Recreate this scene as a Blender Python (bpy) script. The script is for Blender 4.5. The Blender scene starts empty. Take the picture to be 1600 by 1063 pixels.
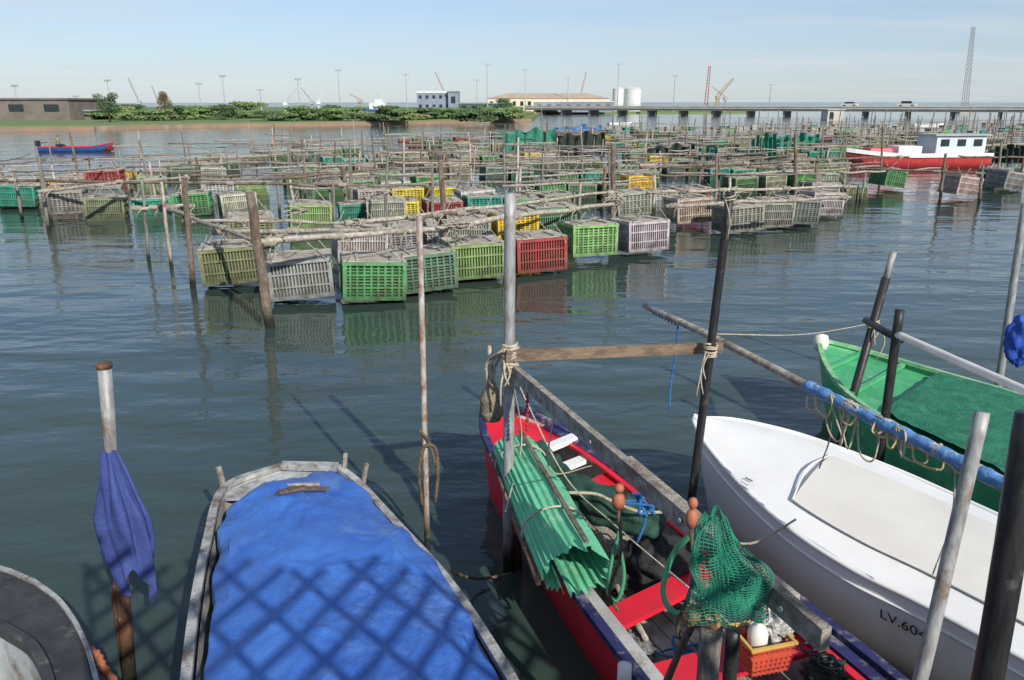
import bpy, math, random
from mathutils import Vector, Matrix, noise
random.seed(7)
V=Vector
scene=bpy.context.scene
COL=scene.collection
H=3.5; F=1244.0; TH=math.radians(16.5); S_,C_=math.sin(TH),math.cos(TH)
def ray(px,py):
    a=(px-800)/F; b=(531.5-py)/F
    return V((a, b*S_+C_, b*C_-S_))
def P(px,py,z=0.0):
    d=ray(px,py); t=(z-H)/d.z
    return V((d.x*t,d.y*t,z))
def W(px,py,Y):
    d=ray(px,py); t=Y/d.y
    return V((d.x*t,Y,H+d.z*t))
# ------------------------------------------------------------ objects
def tag(o,label=None,cat=None,group=None,kind=None):
    if label: o['label']=label
    if cat: o['category']=cat
    if group: o['group']=group
    if kind: o['kind']=kind
    return o
def empty(name,loc=(0,0,0),label=None,cat=None,group=None):
    o=bpy.data.objects.new(name,None); COL.objects.link(o); o.location=loc
    o.empty_display_size=.2
    return tag(o,label,cat,group)
def chain(o):
    s=V((0,0,0))
    while o is not None:
        s+=V(o.location); o=o.parent
    return s
def cr(pts,n):
    pts=[V(p) for p in pts]; m=len(pts)-1; out=[]
    for k in range(n):
        t=k/(n-1)*m; i=min(int(t),m-1); u=t-i
        p1,p2=pts[i],pts[i+1]
        p0=pts[i-1] if i>0 else p1*2-p2
        p3=pts[i+2] if i+2<=m else p2*2-p1
        out.append(.5*((2*p1)+(p2-p0)*u+(2*p0-5*p1+4*p2-p3)*u*u+(3*p1-p0-3*p2+p3)*u**3))
    return out
class MB:
    def __init__(s): s.v=[];s.f=[];s.m=[]
    def add(s,vs,fs,mi=0):
        o=len(s.v); s.v+= [V(v) for v in vs]
        for f in fs: s.f.append([o+i for i in f]); s.m.append(mi)
    def box(s,c,d,rot=None,mi=0,taper=1.0):
        c=V(c); hx,hy,hz=d[0]/2,d[1]/2,d[2]/2; vs=[]
        for z in (-1,1):
            k=taper if z>0 else 1
            for x,y in((-1,-1),(1,-1),(1,1),(-1,1)):
                p=V((x*hx*k,y*hy*k,z*hz))
                if rot is not None: p=rot@p
                vs.append(c+p)
        s.add(vs,[(3,2,1,0),(4,5,6,7),(0,1,5,4),(1,2,6,5),(2,3,7,6),(3,0,4,7)],mi)
    def bar(s,p0,p1,w,h,mi=0,up=(0,0,1)):
        p0=V(p0);p1=V(p1); t=(p1-p0)
        L=t.length; t.normalize(); up=V(up)
        if abs(t.dot(up))>.98: up=V((1,0,0))
        sd=t.cross(up).normalized(); u2=sd.cross(t).normalized()
        rot=Matrix((t,sd,u2)).transposed()
        s.box((p0+p1)/2,(L,w,h),rot,mi)
    def tube(s,pts,r,n=8,cap=True,mi=0,wob=0,sq=None):
        pts=[V(p) for p in pts]; m=len(pts)
        if not hasattr(r,'__len__'): r=[r]*m
        t0=(pts[1]-pts[0]).normalized(); a=V((0,0,1)) if abs(t0.z)<.9 else V((1,0,0))
        nrm=t0.cross(a).normalized(); vs=[]
        for i in range(m):
            t=(pts[min(i+1,m-1)]-pts[max(i-1,0)])
            if t.length<1e-9: t=t0
            t=t.normalized()
            nrm=(nrm-t*nrm.dot(t))
            nrm=nrm.normalized() if nrm.length>1e-6 else t.orthogonal().normalized()
            b=t.cross(nrm)
            for k in range(n):
                an=2*math.pi*k/n
                d=nrm*math.cos(an)+b*math.sin(an)
                rr=r[i]
                if wob: rr*=1+wob*noise.noise(pts[i]*6+d*1.7)
                vs.append(pts[i]+d*rr)
        fs=[]
        for i in range(m-1):
            for k in range(n):
                k2=(k+1)%n
                fs.append((i*n+k,i*n+k2,(i+1)*n+k2,(i+1)*n+k))
        if cap:
            fs.append(tuple(range(n))[::-1]); fs.append(tuple(range((m-1)*n,m*n)))
        s.add(vs,fs,mi)
    def grid(s,rows,mi=0,closed=False):
        n=len(rows[0]); vs=[p for r in rows for p in r]; fs=[]
        for i in range(len(rows)-1):
            for k in range(n if closed else n-1):
                k2=(k+1)%n
                fs.append((i*n+k,i*n+k2,(i+1)*n+k2,(i+1)*n+k))
        s.add(vs,fs,mi)
    def sweep(s,path,w,h,mi=0):
        rows=[]; m=len(path)
        for i in range(m):
            t=path[min(i+1,m-1)]-path[max(i-1,0)]; t.z=0
            t=t.normalized() if t.length>1e-6 else V((1,0,0))
            sd=V((t.y,-t.x,0)); p=path[i]
            rows.append([p+sd*w/2+V((0,0,h/2)),p-sd*w/2+V((0,0,h/2)),p-sd*w/2-V((0,0,h/2)),p+sd*w/2-V((0,0,h/2))])
        s.grid(rows,mi,True)
        o=len(s.v)-4*m
        s.f.append([o,o+1,o+2,o+3]);s.m.append(mi);s.f.append([o+4*m-4+i for i in range(4)]);s.m.append(mi)
    def lathe(s,c,prof,n=14,mi=0,ax=V((0,0,1))):
        c=V(c); q=V((0,0,1)).rotation_difference(ax)
        rows=[[c+q@V((r*math.cos(2*math.pi*k/n),r*math.sin(2*math.pi*k/n),z)) for k in range(n)] for r,z in prof]
        s.grid(rows,mi,True)
        o=len(s.v)-n*len(prof)
        s.f.append([o+k for k in range(n)][::-1]);s.m.append(mi)
        s.f.append([o+n*(len(prof)-1)+k for k in range(n)]);s.m.append(mi)
    def build(s,name,mats,parent=None,smooth=False,label=None,cat=None,group=None,kind=None):
        if not isinstance(mats,(list,tuple)): mats=[mats]
        me=bpy.data.meshes.new(name)
        if parent is not None: off=chain(parent); loc=V((0,0,0))
        else:
            xs=[v.x for v in s.v];ys=[v.y for v in s.v];zs=[v.z for v in s.v]
            off=V(((min(xs)+max(xs))/2,(min(ys)+max(ys))/2,min(zs))); loc=off
            if kind=='structure': off=V((0,0,0));loc=off
        me.from_pydata([tuple(v-off) for v in s.v],[],s.f)
        for m in mats: me.materials.append(m)
        me.polygons.foreach_set('material_index',s.m)
        me.polygons.foreach_set('use_smooth',[smooth]*len(s.f))
        me.update()
        o=bpy.data.objects.new(name,me); COL.objects.link(o); o.location=loc
        if parent is not None: o.parent=parent
        return tag(o,label,cat,group,kind)
def copy_obj(o,parent=None):
    c=o.copy(); COL.objects.link(c)
    if parent is not None: c.parent=parent
    return c
def copy_tree(o,parent=None):
    c=copy_obj(o,parent)
    for ch in list(o.children): copy_tree(ch,c)
    return c
# ------------------------------------------------------------ materials
def mixrgb(nt,f,a,b,blend='MIX'):
    n=nt.nodes.new('ShaderNodeMix'); n.data_type='RGBA'; n.blend_type=blend
    for idx,val in ((0,f),(6,a),(7,b)):
        if hasattr(val,'is_linked'): nt.links.new(val,n.inputs[idx])
        elif idx==0: n.inputs[0].default_value=val
        else: n.inputs[idx].default_value=tuple(val)+(1,) if len(val)==3 else val
    return n.outputs[2]
def mathn(nt,op,a,b=None,c=None):
    n=nt.nodes.new('ShaderNodeMath'); n.operation=op
    for i,x in enumerate((a,b,c)):
        if x is None: continue
        if hasattr(x,'is_linked'): nt.links.new(x,n.inputs[i])
        else: n.inputs[i].default_value=x
    return n.outputs[0]
def maprange(nt,x,a,b,c=0,d=1):
    n=nt.nodes.new('ShaderNodeMapRange'); nt.links.new(x,n.inputs[0])
    for i,q in enumerate((a,b,c,d)): n.inputs[i+1].default_value=q
    return n.outputs[0]
def noisen(nt,vec,scale,detail=5,rough=.6):
    n=nt.nodes.new('ShaderNodeTexNoise'); n.inputs['Scale'].default_value=scale
    n.inputs['Detail'].default_value=detail; n.inputs['Roughness'].default_value=rough
    nt.links.new(vec,n.inputs['Vector']); return n.outputs['Fac']
def M(name,c1,c2=None,scale=5,rough=.7,bump=.2,bscale=30,stretch=(1,1,1),metal=0,wet=False,objcol=False,lo=.38,hi=.62,
      dirt=None,dscale=2.5,dlo=.55,dhi=.7,world=False,spec=.4,weave=0,wz=(-.05,.22)):
    m=bpy.data.materials.new(name); m.use_nodes=True; nt=m.node_tree
    bs=nt.nodes['Principled BSDF']; L=nt.links
    tc=nt.nodes.new('ShaderNodeTexCoord'); mp=nt.nodes.new('ShaderNodeMapping')
    geo=nt.nodes.new('ShaderNodeNewGeometry')
    mp.inputs['Scale'].default_value=stretch
    src=geo.outputs['Position'] if world else tc.outputs['Object']
    L.new(src,mp.inputs['Vector']); vec=mp.outputs[0]
    c2=c2 or tuple(x*.6 for x in c1)
    f=maprange(nt,noisen(nt,vec,scale),lo,hi)
    col=mixrgb(nt,f,c1,c2)
    if objcol:
        oi=nt.nodes.new('ShaderNodeObjectInfo')
        col=mixrgb(nt,1.0,col,oi.outputs['Color'],'MULTIPLY')
    if dirt:
        df=maprange(nt,noisen(nt,src,dscale,7,.7),dlo,dhi)
        col=mixrgb(nt,df,col,dirt)
    if wet:
        sp=nt.nodes.new('ShaderNodeSeparateXYZ'); L.new(geo.outputs['Position'],sp.inputs[0])
        zz=mathn(nt,'ADD',sp.outputs['Z'],mathn(nt,'MULTIPLY',noisen(nt,src,8),-.35))
        wf=maprange(nt,zz,wz[0],wz[1],1 if not objcol else .75,0)
        col=mixrgb(nt,wf,col,(.018,.022,.012))
    L.new(col,bs.inputs['Base Color'])
    bs.inputs['Roughness'].default_value=rough; bs.inputs['Metallic'].default_value=metal
    bs.inputs['Specular IOR Level'].default_value=spec
    if bump:
        h=noisen(nt,vec,bscale,6,.65)
        if weave:
            w=nt.nodes.new('ShaderNodeTexChecker'); w.inputs['Scale'].default_value=weave; L.new(src,w.inputs['Vector'])
            h=mathn(nt,'ADD',h,mathn(nt,'MULTIPLY',w.outputs['Fac'],.5))
        b=nt.nodes.new('ShaderNodeBump'); b.inputs['Strength'].default_value=min(1,bump*2); b.inputs['Distance'].default_value=.02*max(.3,bump*3)
        L.new(h,b.inputs['Height']); L.new(b.outputs[0],bs.inputs['Normal'])
    return m
m_wood=M('brown_wood',(.23,.165,.12),(.11,.075,.055),6,.85,.5,25,(4,4,.6),wet=True,dirt=(.33,.30,.25),dscale=3,dlo=.48,dhi=.70)
m_greywood=M('grey_wood',(.45,.41,.36),(.22,.19,.16),5,.85,.4,25,(3,3,3),dirt=(.15,.12,.09),dscale=2)
m_gunwale=M('worn_grey_paint',(.43,.44,.43),(.27,.28,.28),9,.7,.3,30,dirt=(.15,.12,.10),dscale=7,dlo=.48,dhi=.64)
m_polewood=M('weathered_pole',(.50,.46,.40),(.27,.23,.18),5,.85,.4,20,(1,3,3),dirt=(.17,.13,.10),dscale=4)
m_post=M('grey_post',(.31,.29,.26),(.14,.125,.11),6,.85,.5,25,(4,4,.6),wet=True,dirt=(.12,.08,.055),dscale=3)
m_galv=M('galvanised_pipe',(.38,.39,.39),(.22,.22,.22),9,.5,.15,30,(3,3,.7),metal=.15,wet=True,dirt=(.2,.12,.07),dscale=5,dlo=.54,dhi=.70)
m_rust=M('rusty_pipe',(.22,.10,.05),(.08,.04,.03),7,.85,.4,25,(2,2,.6),wet=True,dirt=(.32,.27,.22),dscale=5,dlo=.55,dhi=.65)
m_white_pipe=M('peeling_white_pipe',(.5,.47,.43),(.28,.22,.18),9,.6,.2,30,(3,3,.5),wet=True,dirt=(.25,.12,.07),dscale=6,dlo=.48,dhi=.6)
m_black=M('black_plastic',(.014,.014,.016),(.03,.03,.03),9,.45,.12,30,(3,3,.5),dirt=(.11,.10,.09),dscale=6,dlo=.56,dhi=.72)
m_pvc=M('white_pvc',(.72,.71,.68),(.6,.58,.54),5,.4,.05,20)
m_rope=M('rope',(.62,.56,.44),(.42,.36,.26),20,.9,.4,90)
m_ropedark=M('brown_rope',(.26,.20,.13),(.14,.10,.07),20,.9,.6,90)
m_ropeyel=M('yellow_rope',(.74,.60,.30),(.56,.43,.2),20,.9,.4,90)
m_ropeblue=M('blue_rope',(.05,.25,.62),(.03,.16,.42),20,.8,.5,90)
m_ropered=M('red_rope',(.5,.04,.03),(.35,.03,.02),20,.8,.4,90)
m_crate=M('crate_plastic',(1,1,1),(.68,.68,.68),4,.6,.15,40,objcol=True,dirt=(.19,.16,.11),dscale=2.2,dlo=.50,dhi=.80,wet=True,wz=(-.12,.28))
m_shade_panels=M('crate_shade_panels',(.55,.55,.52),(.26,.26,.24),5,.8,.3,40,objcol=True,dirt=(.07,.06,.045),dscale=6,dlo=.45,dhi=.65)  # darker version of the crate colour, painting the shade seen through the slots
m_lid=M('crate_lid',(.46,.43,.37),(.29,.26,.22),3,.8,.3,30,dirt=(.15,.13,.10),dscale=2)
m_wrope=M('pale_net_rope',(.50,.46,.38),(.33,.29,.23),12,.9,.5,60)
m_tarp=M('blue_tarp',(.055,.17,.53),(.032,.11,.42),2.4,.40,.4,9,spec=.5,dirt=(.16,.30,.60),dscale=2.2,dlo=.54,dhi=.84)
m_hullblue=M('pale_blue_paint',(.40,.43,.45),(.28,.31,.33),3,.6,.2,30,dirt=(.16,.13,.11),dscale=5,dlo=.5,dhi=.66)
m_greyin=M('dirty_deck',(.46,.46,.44),(.3,.3,.29),3,.7,.2,30,dirt=(.16,.12,.09),dscale=4,dlo=.5,dhi=.7)
m_planks=M('floor_planks',(.48,.45,.41),(.25,.22,.18),6,.75,.4,25,(1,1,1),dirt=(.14,.10,.08),dscale=5,dlo=.5,dhi=.68)
m_red=M('red_paint',(.70,.02,.04),(.58,.015,.035),3,.4,.1,25,dirt=(.3,.07,.06),dscale=6,dlo=.6,dhi=.78)
m_reddull=M('dull_red_paint',(.28,.05,.05),(.2,.04,.04),3,.6,.1,25)
m_redhull=M('red_hull_paint',(.5,.05,.05),(.38,.04,.04),3,.6,.1,25)
m_navy=M('navy_paint',(.035,.04,.13),(.02,.02,.07),4,.45,.1,25,dirt=(.28,.26,.27),dscale=7,dlo=.52,dhi=.68)
m_whitep=M('white_gelcoat',(.82,.82,.80),(.76,.76,.75),1.5,.3,.02,20,dirt=(.6,.57,.5),dscale=2,dlo=.56,dhi=.85)
m_beige=M('beige_cover',(.74,.71,.65),(.68,.65,.6),2,.5,.05,20)
m_greenp=M('green_paint',(.08,.40,.18),(.05,.30,.13),3,.5,.15,25,dirt=(.28,.40,.28),dscale=5,dlo=.56,dhi=.75)
m_darkgreen=M('dark_green_canvas',(.025,.08,.055),(.015,.05,.036),6,.8,.4,12)
m_meshgreen=M('green_mesh',(.18,.60,.36),(.10,.45,.25),6,.6,.25,60,dirt=(.40,.68,.5),dscale=6,dlo=.55,dhi=.75,weave=70)
m_meshteal=M('teal_mesh',(.05,.33,.23),(.03,.21,.15),8,.7,.4,60,weave=45,dirt=(.02,.10,.07),dscale=5)
m_netgreen=M('green_net',(.03,.30,.19),(.02,.2,.13),20,.8,.3,60)
m_netdark=M('dark_net',(.02,.035,.03),(.05,.06,.05),5,.9,.6,30)
m_bluecloth=M('blue_cloth',(.055,.085,.28),(.035,.055,.2),5,.8,.3,15)
m_blackcloth=M('black_cloth',(.022,.022,.025),(.035,.035,.036),8,.8,.6,12)
m_terra=M('terracotta_float',(.44,.15,.08),(.32,.10,.05),8,.6,.15,30)
m_orange=M('dull_red_plastic',(.58,.09,.05),(.46,.07,.045),6,.5,.05,20)
m_yellow=M('yellow_plastic',(.62,.42,.10),(.5,.33,.08),6,.45,.05,20)
m_hose=M('green_hose',(.08,.32,.16),(.05,.24,.12),9,.4,.05,20)
m_moss=M('mossy_canvas',(.40,.34,.24),(.2,.17,.11),12,.95,.8,40)
m_tan=M('tan_leather',(.5,.28,.11),(.34,.18,.08),9,.7,.4,30)
m_dblack=M('dark_deck',(.055,.057,.06),(.032,.032,.034),5,.6,.3,40,dirt=(.14,.14,.14),dscale=6,dlo=.58,dhi=.75)
m_bluep=M('blue_paint',(.03,.09,.28),(.02,.06,.2),3,.5,.1,20)
m_glass=M('dark_glass',(.03,.04,.05),(.02,.03,.03),2,.1,0)
m_conc=M('concrete',(.44,.42,.37),(.33,.31,.28),.5,.9,.2,5,dirt=(.2,.18,.16),dscale=.4)
m_bridge=M('pale_bridge_concrete',(.60,.57,.51),(.50,.48,.43),.3,.9,.1,3,dirt=(.40,.37,.33),dscale=.2)
m_quay=M('rusty_quay',(.30,.19,.13),(.22,.17,.13),.4,.9,.3,4,dirt=(.42,.38,.31),dscale=.15,world=True,dlo=.6,dhi=.75)
m_land=M('scrub_ground',(.12,.19,.065),(.16,.20,.085),.06,.95,.3,.6,world=True,dirt=(.28,.28,.16),dscale=.1,dlo=.64,dhi=.76)
m_wallbrown=M('brown_wall',(.19,.165,.15),(.14,.12,.105),.5,.9,.1,5)
m_wallwhite=M('white_wall',(.66,.67,.68),(.55,.57,.59),.5,.8,.05,5)
m_wallblue=M('blue_grey_wall',(.24,.29,.37),(.2,.24,.31),.5,.8,.05,5)
m_cream=M('cream_wall',(.70,.62,.48),(.6,.54,.43),.5,.8,.05,5)
m_roofblue=M('slate_roof',(.27,.32,.38),(.22,.26,.32),.3,.7,.05,5)
m_rooftan=M('tan_roof',(.50,.40,.29),(.42,.33,.25),.3,.8,.05,5)
m_steel=M('grey_steel',(.40,.42,.44),(.32,.34,.35),1,.6,0)
m_redsteel=M('red_steel',(.42,.18,.16),(.32,.13,.12),1,.6,0)
m_crane=M('crane_yellow',(.45,.36,.24),(.36,.28,.19),1,.6,0)
m_bark=M('bark',(.12,.08,.05),(.07,.05,.03),3,.9,.3,8)
def foliage(name,a,b):
    return M(name,a,b,1.2,.8,0)
m_leaf=foliage('leaf_green',(.17,.26,.09),(.09,.16,.06))  # shore foliage colours lightened to stand in for distance haze
m_leafdark=foliage('leaf_dark',(.09,.15,.06),(.055,.095,.045))
m_leafyel=foliage('leaf_olive',(.26,.28,.11),(.16,.18,.07))
m_leafbrown=foliage('leaf_brown',(.24,.16,.08),(.14,.11,.06))
m_skin=M('skin',(.45,.26,.18),(.4,.22,.15),8,.6,0)
m_shirt=M('green_shirt',(.12,.3,.16),(.1,.24,.12),8,.8,0)
m_jeans=M('dark_trousers',(.03,.04,.07),(.02,.03,.05),8,.8,0)
m_tyre=M('tyre',(.02,.02,.02),None,8,.8,0)
m_text=M('black_lettering',(.01,.01,.012),None,8,.5,0)
# ------------------------------------------------------------ water
def make_water():
    m=bpy.data.materials.new('lagoon_water'); m.use_nodes=True; nt=m.node_tree; L=nt.links
    bs=nt.nodes['Principled BSDF']; geo=nt.nodes.new('ShaderNodeNewGeometry')
    def mp(s,rz=0):
        n=nt.nodes.new('ShaderNodeMapping'); n.inputs['Scale'].default_value=s; n.inputs['Rotation'].default_value=(0,0,rz)
        L.new(geo.outputs['Position'],n.inputs['Vector']); return n.outputs[0]
    big=noisen(nt,mp((.4,1.0,1),.3),.8,1,.5)
    med=noisen(nt,mp((.6,1.3,1),-.25),2.1,1.5,.45)
    sm=noisen(nt,mp((.8,1.4,1),.15),6.5,2,.5)
    calm=maprange(nt,noisen(nt,mp((.5,1,1)),.22,2,.5),.35,.65,.5,1.1)
    h=mathn(nt,'ADD',mathn(nt,'MULTIPLY',big,.13),mathn(nt,'MULTIPLY',mathn(nt,'ADD',mathn(nt,'MULTIPLY',med,.058),mathn(nt,'MULTIPLY',sm,.013)),calm))
    b=nt.nodes.new('ShaderNodeBump'); b.inputs['Strength'].default_value=1; b.inputs['Distance'].default_value=.50
    L.new(h,b.inputs['Height']); L.new(b.outputs[0],bs.inputs['Normal'])
    pf=maprange(nt,noisen(nt,mp((1,1,1)),.12,3,.5),.35,.65)
    col=mixrgb(nt,pf,(.036,.060,.056),(.044,.068,.050))
    L.new(col,bs.inputs['Base Color']); bs.inputs['Roughness'].default_value=.05; bs.inputs['IOR'].default_value=1.38
    mb=MB(); mb.add([(-4000,-60,0),(4000,-60,0),(4000,7000,0),(-4000,7000,0)],[(0,1,2,3)])
    mb.build('water',m,kind='structure')
make_water()
# ------------------------------------------------------------ world, sun, camera
SUN_EL=math.radians(33); SUN_H=V((.5,-.866,0)).normalized()
def make_world():
    w=bpy.data.worlds.new('World'); scene.world=w; w.use_nodes=True; nt=w.node_tree; L=nt.links
    bg=nt.nodes['Background']; sky=nt.nodes.new('ShaderNodeTexSky'); sky.sky_type='NISHITA'; sky.sun_disc=False
    sky.sun_elevation=SUN_EL; sky.sun_rotation=math.atan2(SUN_H.x,SUN_H.y); sky.air_density=1.0; sky.dust_density=.3; sky.ozone_density=2.8
    tc=nt.nodes.new('ShaderNodeTexCoord'); sp=nt.nodes.new('ShaderNodeSeparateXYZ'); L.new(tc.outputs['Generated'],sp.inputs[0])
    z=mathn(nt,'ADD',mathn(nt,'MAXIMUM',sp.outputs['Z'],0),.05)
    cb=nt.nodes.new('ShaderNodeCombineXYZ'); L.new(mathn(nt,'DIVIDE',sp.outputs['X'],z),cb.inputs[0]); L.new(mathn(nt,'DIVIDE',sp.outputs['Y'],z),cb.inputs[1])
    mp=nt.nodes.new('ShaderNodeMapping'); mp.inputs['Scale'].default_value=(.3,.75,1); mp.inputs['Rotation'].default_value=(0,0,.2); L.new(cb.outputs[0],mp.inputs[0])
    n=noisen(nt,mp.outputs[0],.9,8,.62)
    n2=noisen(nt,mp.outputs[0],.25,2,.5)
    f=mathn(nt,'MULTIPLY',maprange(nt,n,.42,.68),maprange(nt,n2,.35,.65,.25,.95))
    base=mixrgb(nt,1.0,sky.outputs[0],(1.0,1.06,1.22),'MULTIPLY')
    hz=maprange(nt,sp.outputs['Z'],0,.22,.6,.12)
    base=mixrgb(nt,hz,base,(5.0,5.9,6.8))
    col=mixrgb(nt,f,base,(6.4,6.9,7.4))
    L.new(col,bg.inputs['Color']); bg.inputs['Strength'].default_value=.104
make_world()
sd=bpy.data.lights.new('sun','SUN'); sd.energy=5.0; sd.angle=math.radians(.5); sd.color=(1,.94,.83)
so=bpy.data.objects.new('sun',sd); COL.objects.link(so)
trav=-(SUN_H*math.cos(SUN_EL)+V((0,0,math.sin(SUN_EL))))
so.rotation_euler=trav.to_track_quat('-Z','Y').to_euler(); so.location=(5,-8,8)
cd=bpy.data.cameras.new('camera'); co=bpy.data.objects.new('camera',cd); COL.objects.link(co); scene.camera=co
cd.sensor_width=36; cd.lens=F/1600*36; cd.clip_end=12000; cd.clip_start=.05
co.location=(0,0,H); co.rotation_euler=(math.pi/2-TH,0,0)
scene.view_settings.view_transform='Standard'
# ------------------------------------------------------------ crates
CX,CY,CZ=1.12,.92,.70
def crate_body(variant):
    m=MB(); x,y,z=CX/2,CY/2,CZ
    for sx in(-1,1):
        for sy in(-1,1): m.box((sx*(x-.03),sy*(y-.03),z/2),(.07,.07,z))
    for zz,hh,ex in((z-.03,.06,.03),(z*.33,.03,.004),(z*.66,.03,.004),(.035,.07,.012)):
        for s in(-1,1):
            m.box((0,s*(y-.02),zz),(CX-.1 if ex<.02 else CX+.03,.045+ex,hh))
            m.box((s*(x-.02),0,zz),(.045+ex,CY-.1 if ex<.02 else CY+.03,hh*1.02))
    nx,ny=(19,15) if variant==0 else (9,7)
    for s in(-1,1):
        for i in range(1,nx):
            m.box((-x+CX*i/nx,s*(y-.022),z/2),(.026 if variant==0 else .035,.03,z-.08))
        for i in range(1,ny):
            m.box((s*(x-.022),-y+CY*i/ny,z/2),(.03,.026 if variant==0 else .035,z-.08))
        if variant==1:
            for q in range(1,12):
                m.box((0,s*(y-.022),z*q/12),(CX-.1,.022,.017)); m.box((s*(x-.022),0,z*q/12),(.022,CY-.1,.017))
    return m
def crate_shade_panels():  # added inner walls put shade behind the slots; the floor is real
    m=MB(); x,y,z=CX/2-.055,CY/2-.055,CZ
    for s in(-1,1):
        m.box((0,s*y,z/2),(2*x,.012,z-.1)); m.box((s*x,0,z/2),(.012,2*y-.03,z-.1))
    m.box((0,0,.05),(2*x,2*y,.02)); return m
def crate_lid(k):
    m=MB(); z=CZ+.012; rnd=random.Random(k)
    n=7
    for i in range(n):
        m.box((0,-CY/2+CY*(i+.5)/n,z+rnd.uniform(0,.006)),(CX*rnd.uniform(.97,1.02),CY/n*.93,.02),Matrix.Rotation(rnd.uniform(-.01,.01),3,'Z'))
    for s in(-.3,.3): m.box((s,0,z+.028),(.06,CY*.96,.02))
    return m
def crate_rope(k):
    m=MB(); rnd=random.Random(k); 
    for sx in(-1,1):
        for sy in(-1,1):
            a=V((sx*(CX/2-.05),sy*(CY/2+.01),CZ-.05)); b=V((sx*.28+rnd.uniform(-.08,.08),sy*.56,1.02)); mid=(a+b)/2+V((rnd.uniform(-.04,.04),rnd.uniform(-.03,.03),-.02))
            m.tube(cr([a+V((0,0,-.12)),a,mid,b],8),.010,5)
    pts=[V((rnd.uniform(-.42,.42),rnd.uniform(-.32,.32),CZ+.05+rnd.uniform(0,.05))) for _ in range(6)]
    m.tube(cr(pts,30),.012,5)
    return m
bodies=[crate_body(0),crate_body(1)]
def crate_proto(var):
    r=empty('hanging_crate')
    bodies[var].build('body',m_crate,r)
    crate_shade_panels().build('slot_shade_panels',m_shade_panels,r)
    crate_lid(var).build('lid',m_lid,r)
    crate_rope(var+3).build('hanging_rope',m_wrope,r,True)
    return r
protos=[crate_proto(0),crate_proto(1)]; used=[False,False]
def joined(var,k):
    m=MB(); mats=[m_crate,m_shade_panels,m_lid,m_wrope]
    for mi,src in enumerate((bodies[var],crate_shade_panels(),crate_lid(k),crate_rope(k))): m.add(src.v,src.f,mi)
    me=bpy.data.meshes.new('hanging_crate'); me.from_pydata([tuple(v) for v in m.v],[],m.f)
    for q in mats: me.materials.append(q)
    me.polygons.foreach_set('material_index',m.m); me.update(); return me
jm=[joined(0,11),joined(1,12),joined(0,13),joined(1,14)]
CC={'grey':(.36,.35,.30),'pale':(.48,.50,.50),'olive':(.21,.25,.14),'green':(.10,.33,.11),'lightgreen':(.23,.42,.15),'darkgreen':(.12,.23,.13),
 'red':(.34,.055,.055),'teal':(.03,.29,.21),'yellow':(.78,.54,.04),'cream':(.52,.49,.39),'slate':(.20,.23,.24)}
CN={'grey':'grey','pale':'bluish pale','olive':'stained olive','green':'green','lightgreen':'light green','darkgreen':'dark green','red':'faded red','teal':'teal','yellow':'yellow','cream':'cream','slate':'slate'}
RA=math.radians(19)
def place_crate(loc,ang,col,label,parts=True,var=0,tilt=(0,0),k=0):
    rgb=tuple(c*random.uniform(.85,1.12) for c in CC[col])+(1,)
    if parts:
        if not used[var]: r=protos[var]; used[var]=True
        else: r=copy_tree(protos[var])
        for ch in r.children: ch.color=rgb
    else:
        r=bpy.data.objects.new('hanging_crate',jm[k%4]); COL.objects.link(r); r.color=rgb
    r.location=loc; r.rotation_euler=(tilt[0],tilt[1],ang)
    tag(r,label,'crate','crates hanging from the racks'); return r
near=[
(368,442,'olive',0,'algae stained olive crate at the left end of the nearest hanging row'),
(478,466,'grey',0,'pale grey slatted crate just right of the thick leaning brown post'),
(588,468,'green',1,'bright green crate, nearest green one, beside the pale grey slatted crate'),
(669,455,'darkgreen',1,'dull dark green crate behind the thin peeling white pole'),
(748,434,'lightgreen',0,'light green crate left of the red crate in the nearest row'),
(846,424,'red',0,'faded red crate in the nearest hanging row, behind the tall grey pole'),
(928,400,'lightgreen',1,'light green crate between the red crate and the bluish pale crate'),
(1010,393,'pale',0,'bluish pale crate closing the right end of the nearest row'),
(395,383,'olive',1,'olive crate hung behind the leaning brown post, second row from the front'),
(487,360,'lightgreen',0,'light green crate in the second row, above the pale grey slatted crate'),
(566,408,'pale',0,'pale crate tucked behind the nearest green crate'),
(652,398,'grey',1,'grey crate half hidden above the dull dark green crate'),
(732,388,'grey',0,'grey crate half hidden behind the light green crate'),
(808,376,'yellow',1,'yellow crate behind the tall grey pole'),
(872,366,'darkgreen',0,'dark green crate behind the gap between the red and light green crates'),
(608,352,'grey',0,'grey crate standing alone in the middle of the second row'),
(748,332,'pale',1,'pale crate hung under the beam left of the tall grey pole top'),
(1085,348,'cream',0,'cream crate at the left end of the second group on the right'),
(1165,362,'grey',1,'grey crate just right of the tall black pole'),
(1212,354,'grey',0,'grey crate third from the left in the second group on the right'),
(1252,349,'slate',1,'slate crate fourth from the left in the second group on the right'),
(1292,337,'cream',0,'cream crate at the right end of the second group on the right'),
(993,336,'grey',1,'grey crate just right of the thick brown post'),
(1004,303,'yellow',0,'yellow crate behind the cream crate on the right'),
(30,322,'teal',0,'teal crate at the left edge of the photo'),
(105,334,'grey',1,'grey crate next to the teal crate at the left edge'),
(165,324,'slate',0,'slate crate third from the left edge'),
(166,300,'red',1,'red crate on top of the left racks'),
(1510,306,'cream',0,'tilted cream crate at the far right end of the racks'),
(1395,292,'green',1,'green crate left of the tilted cream crate on the right'),
(1580,296,'grey',0,'grey crate at the right edge behind the tilted cream crate'),
]
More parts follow.
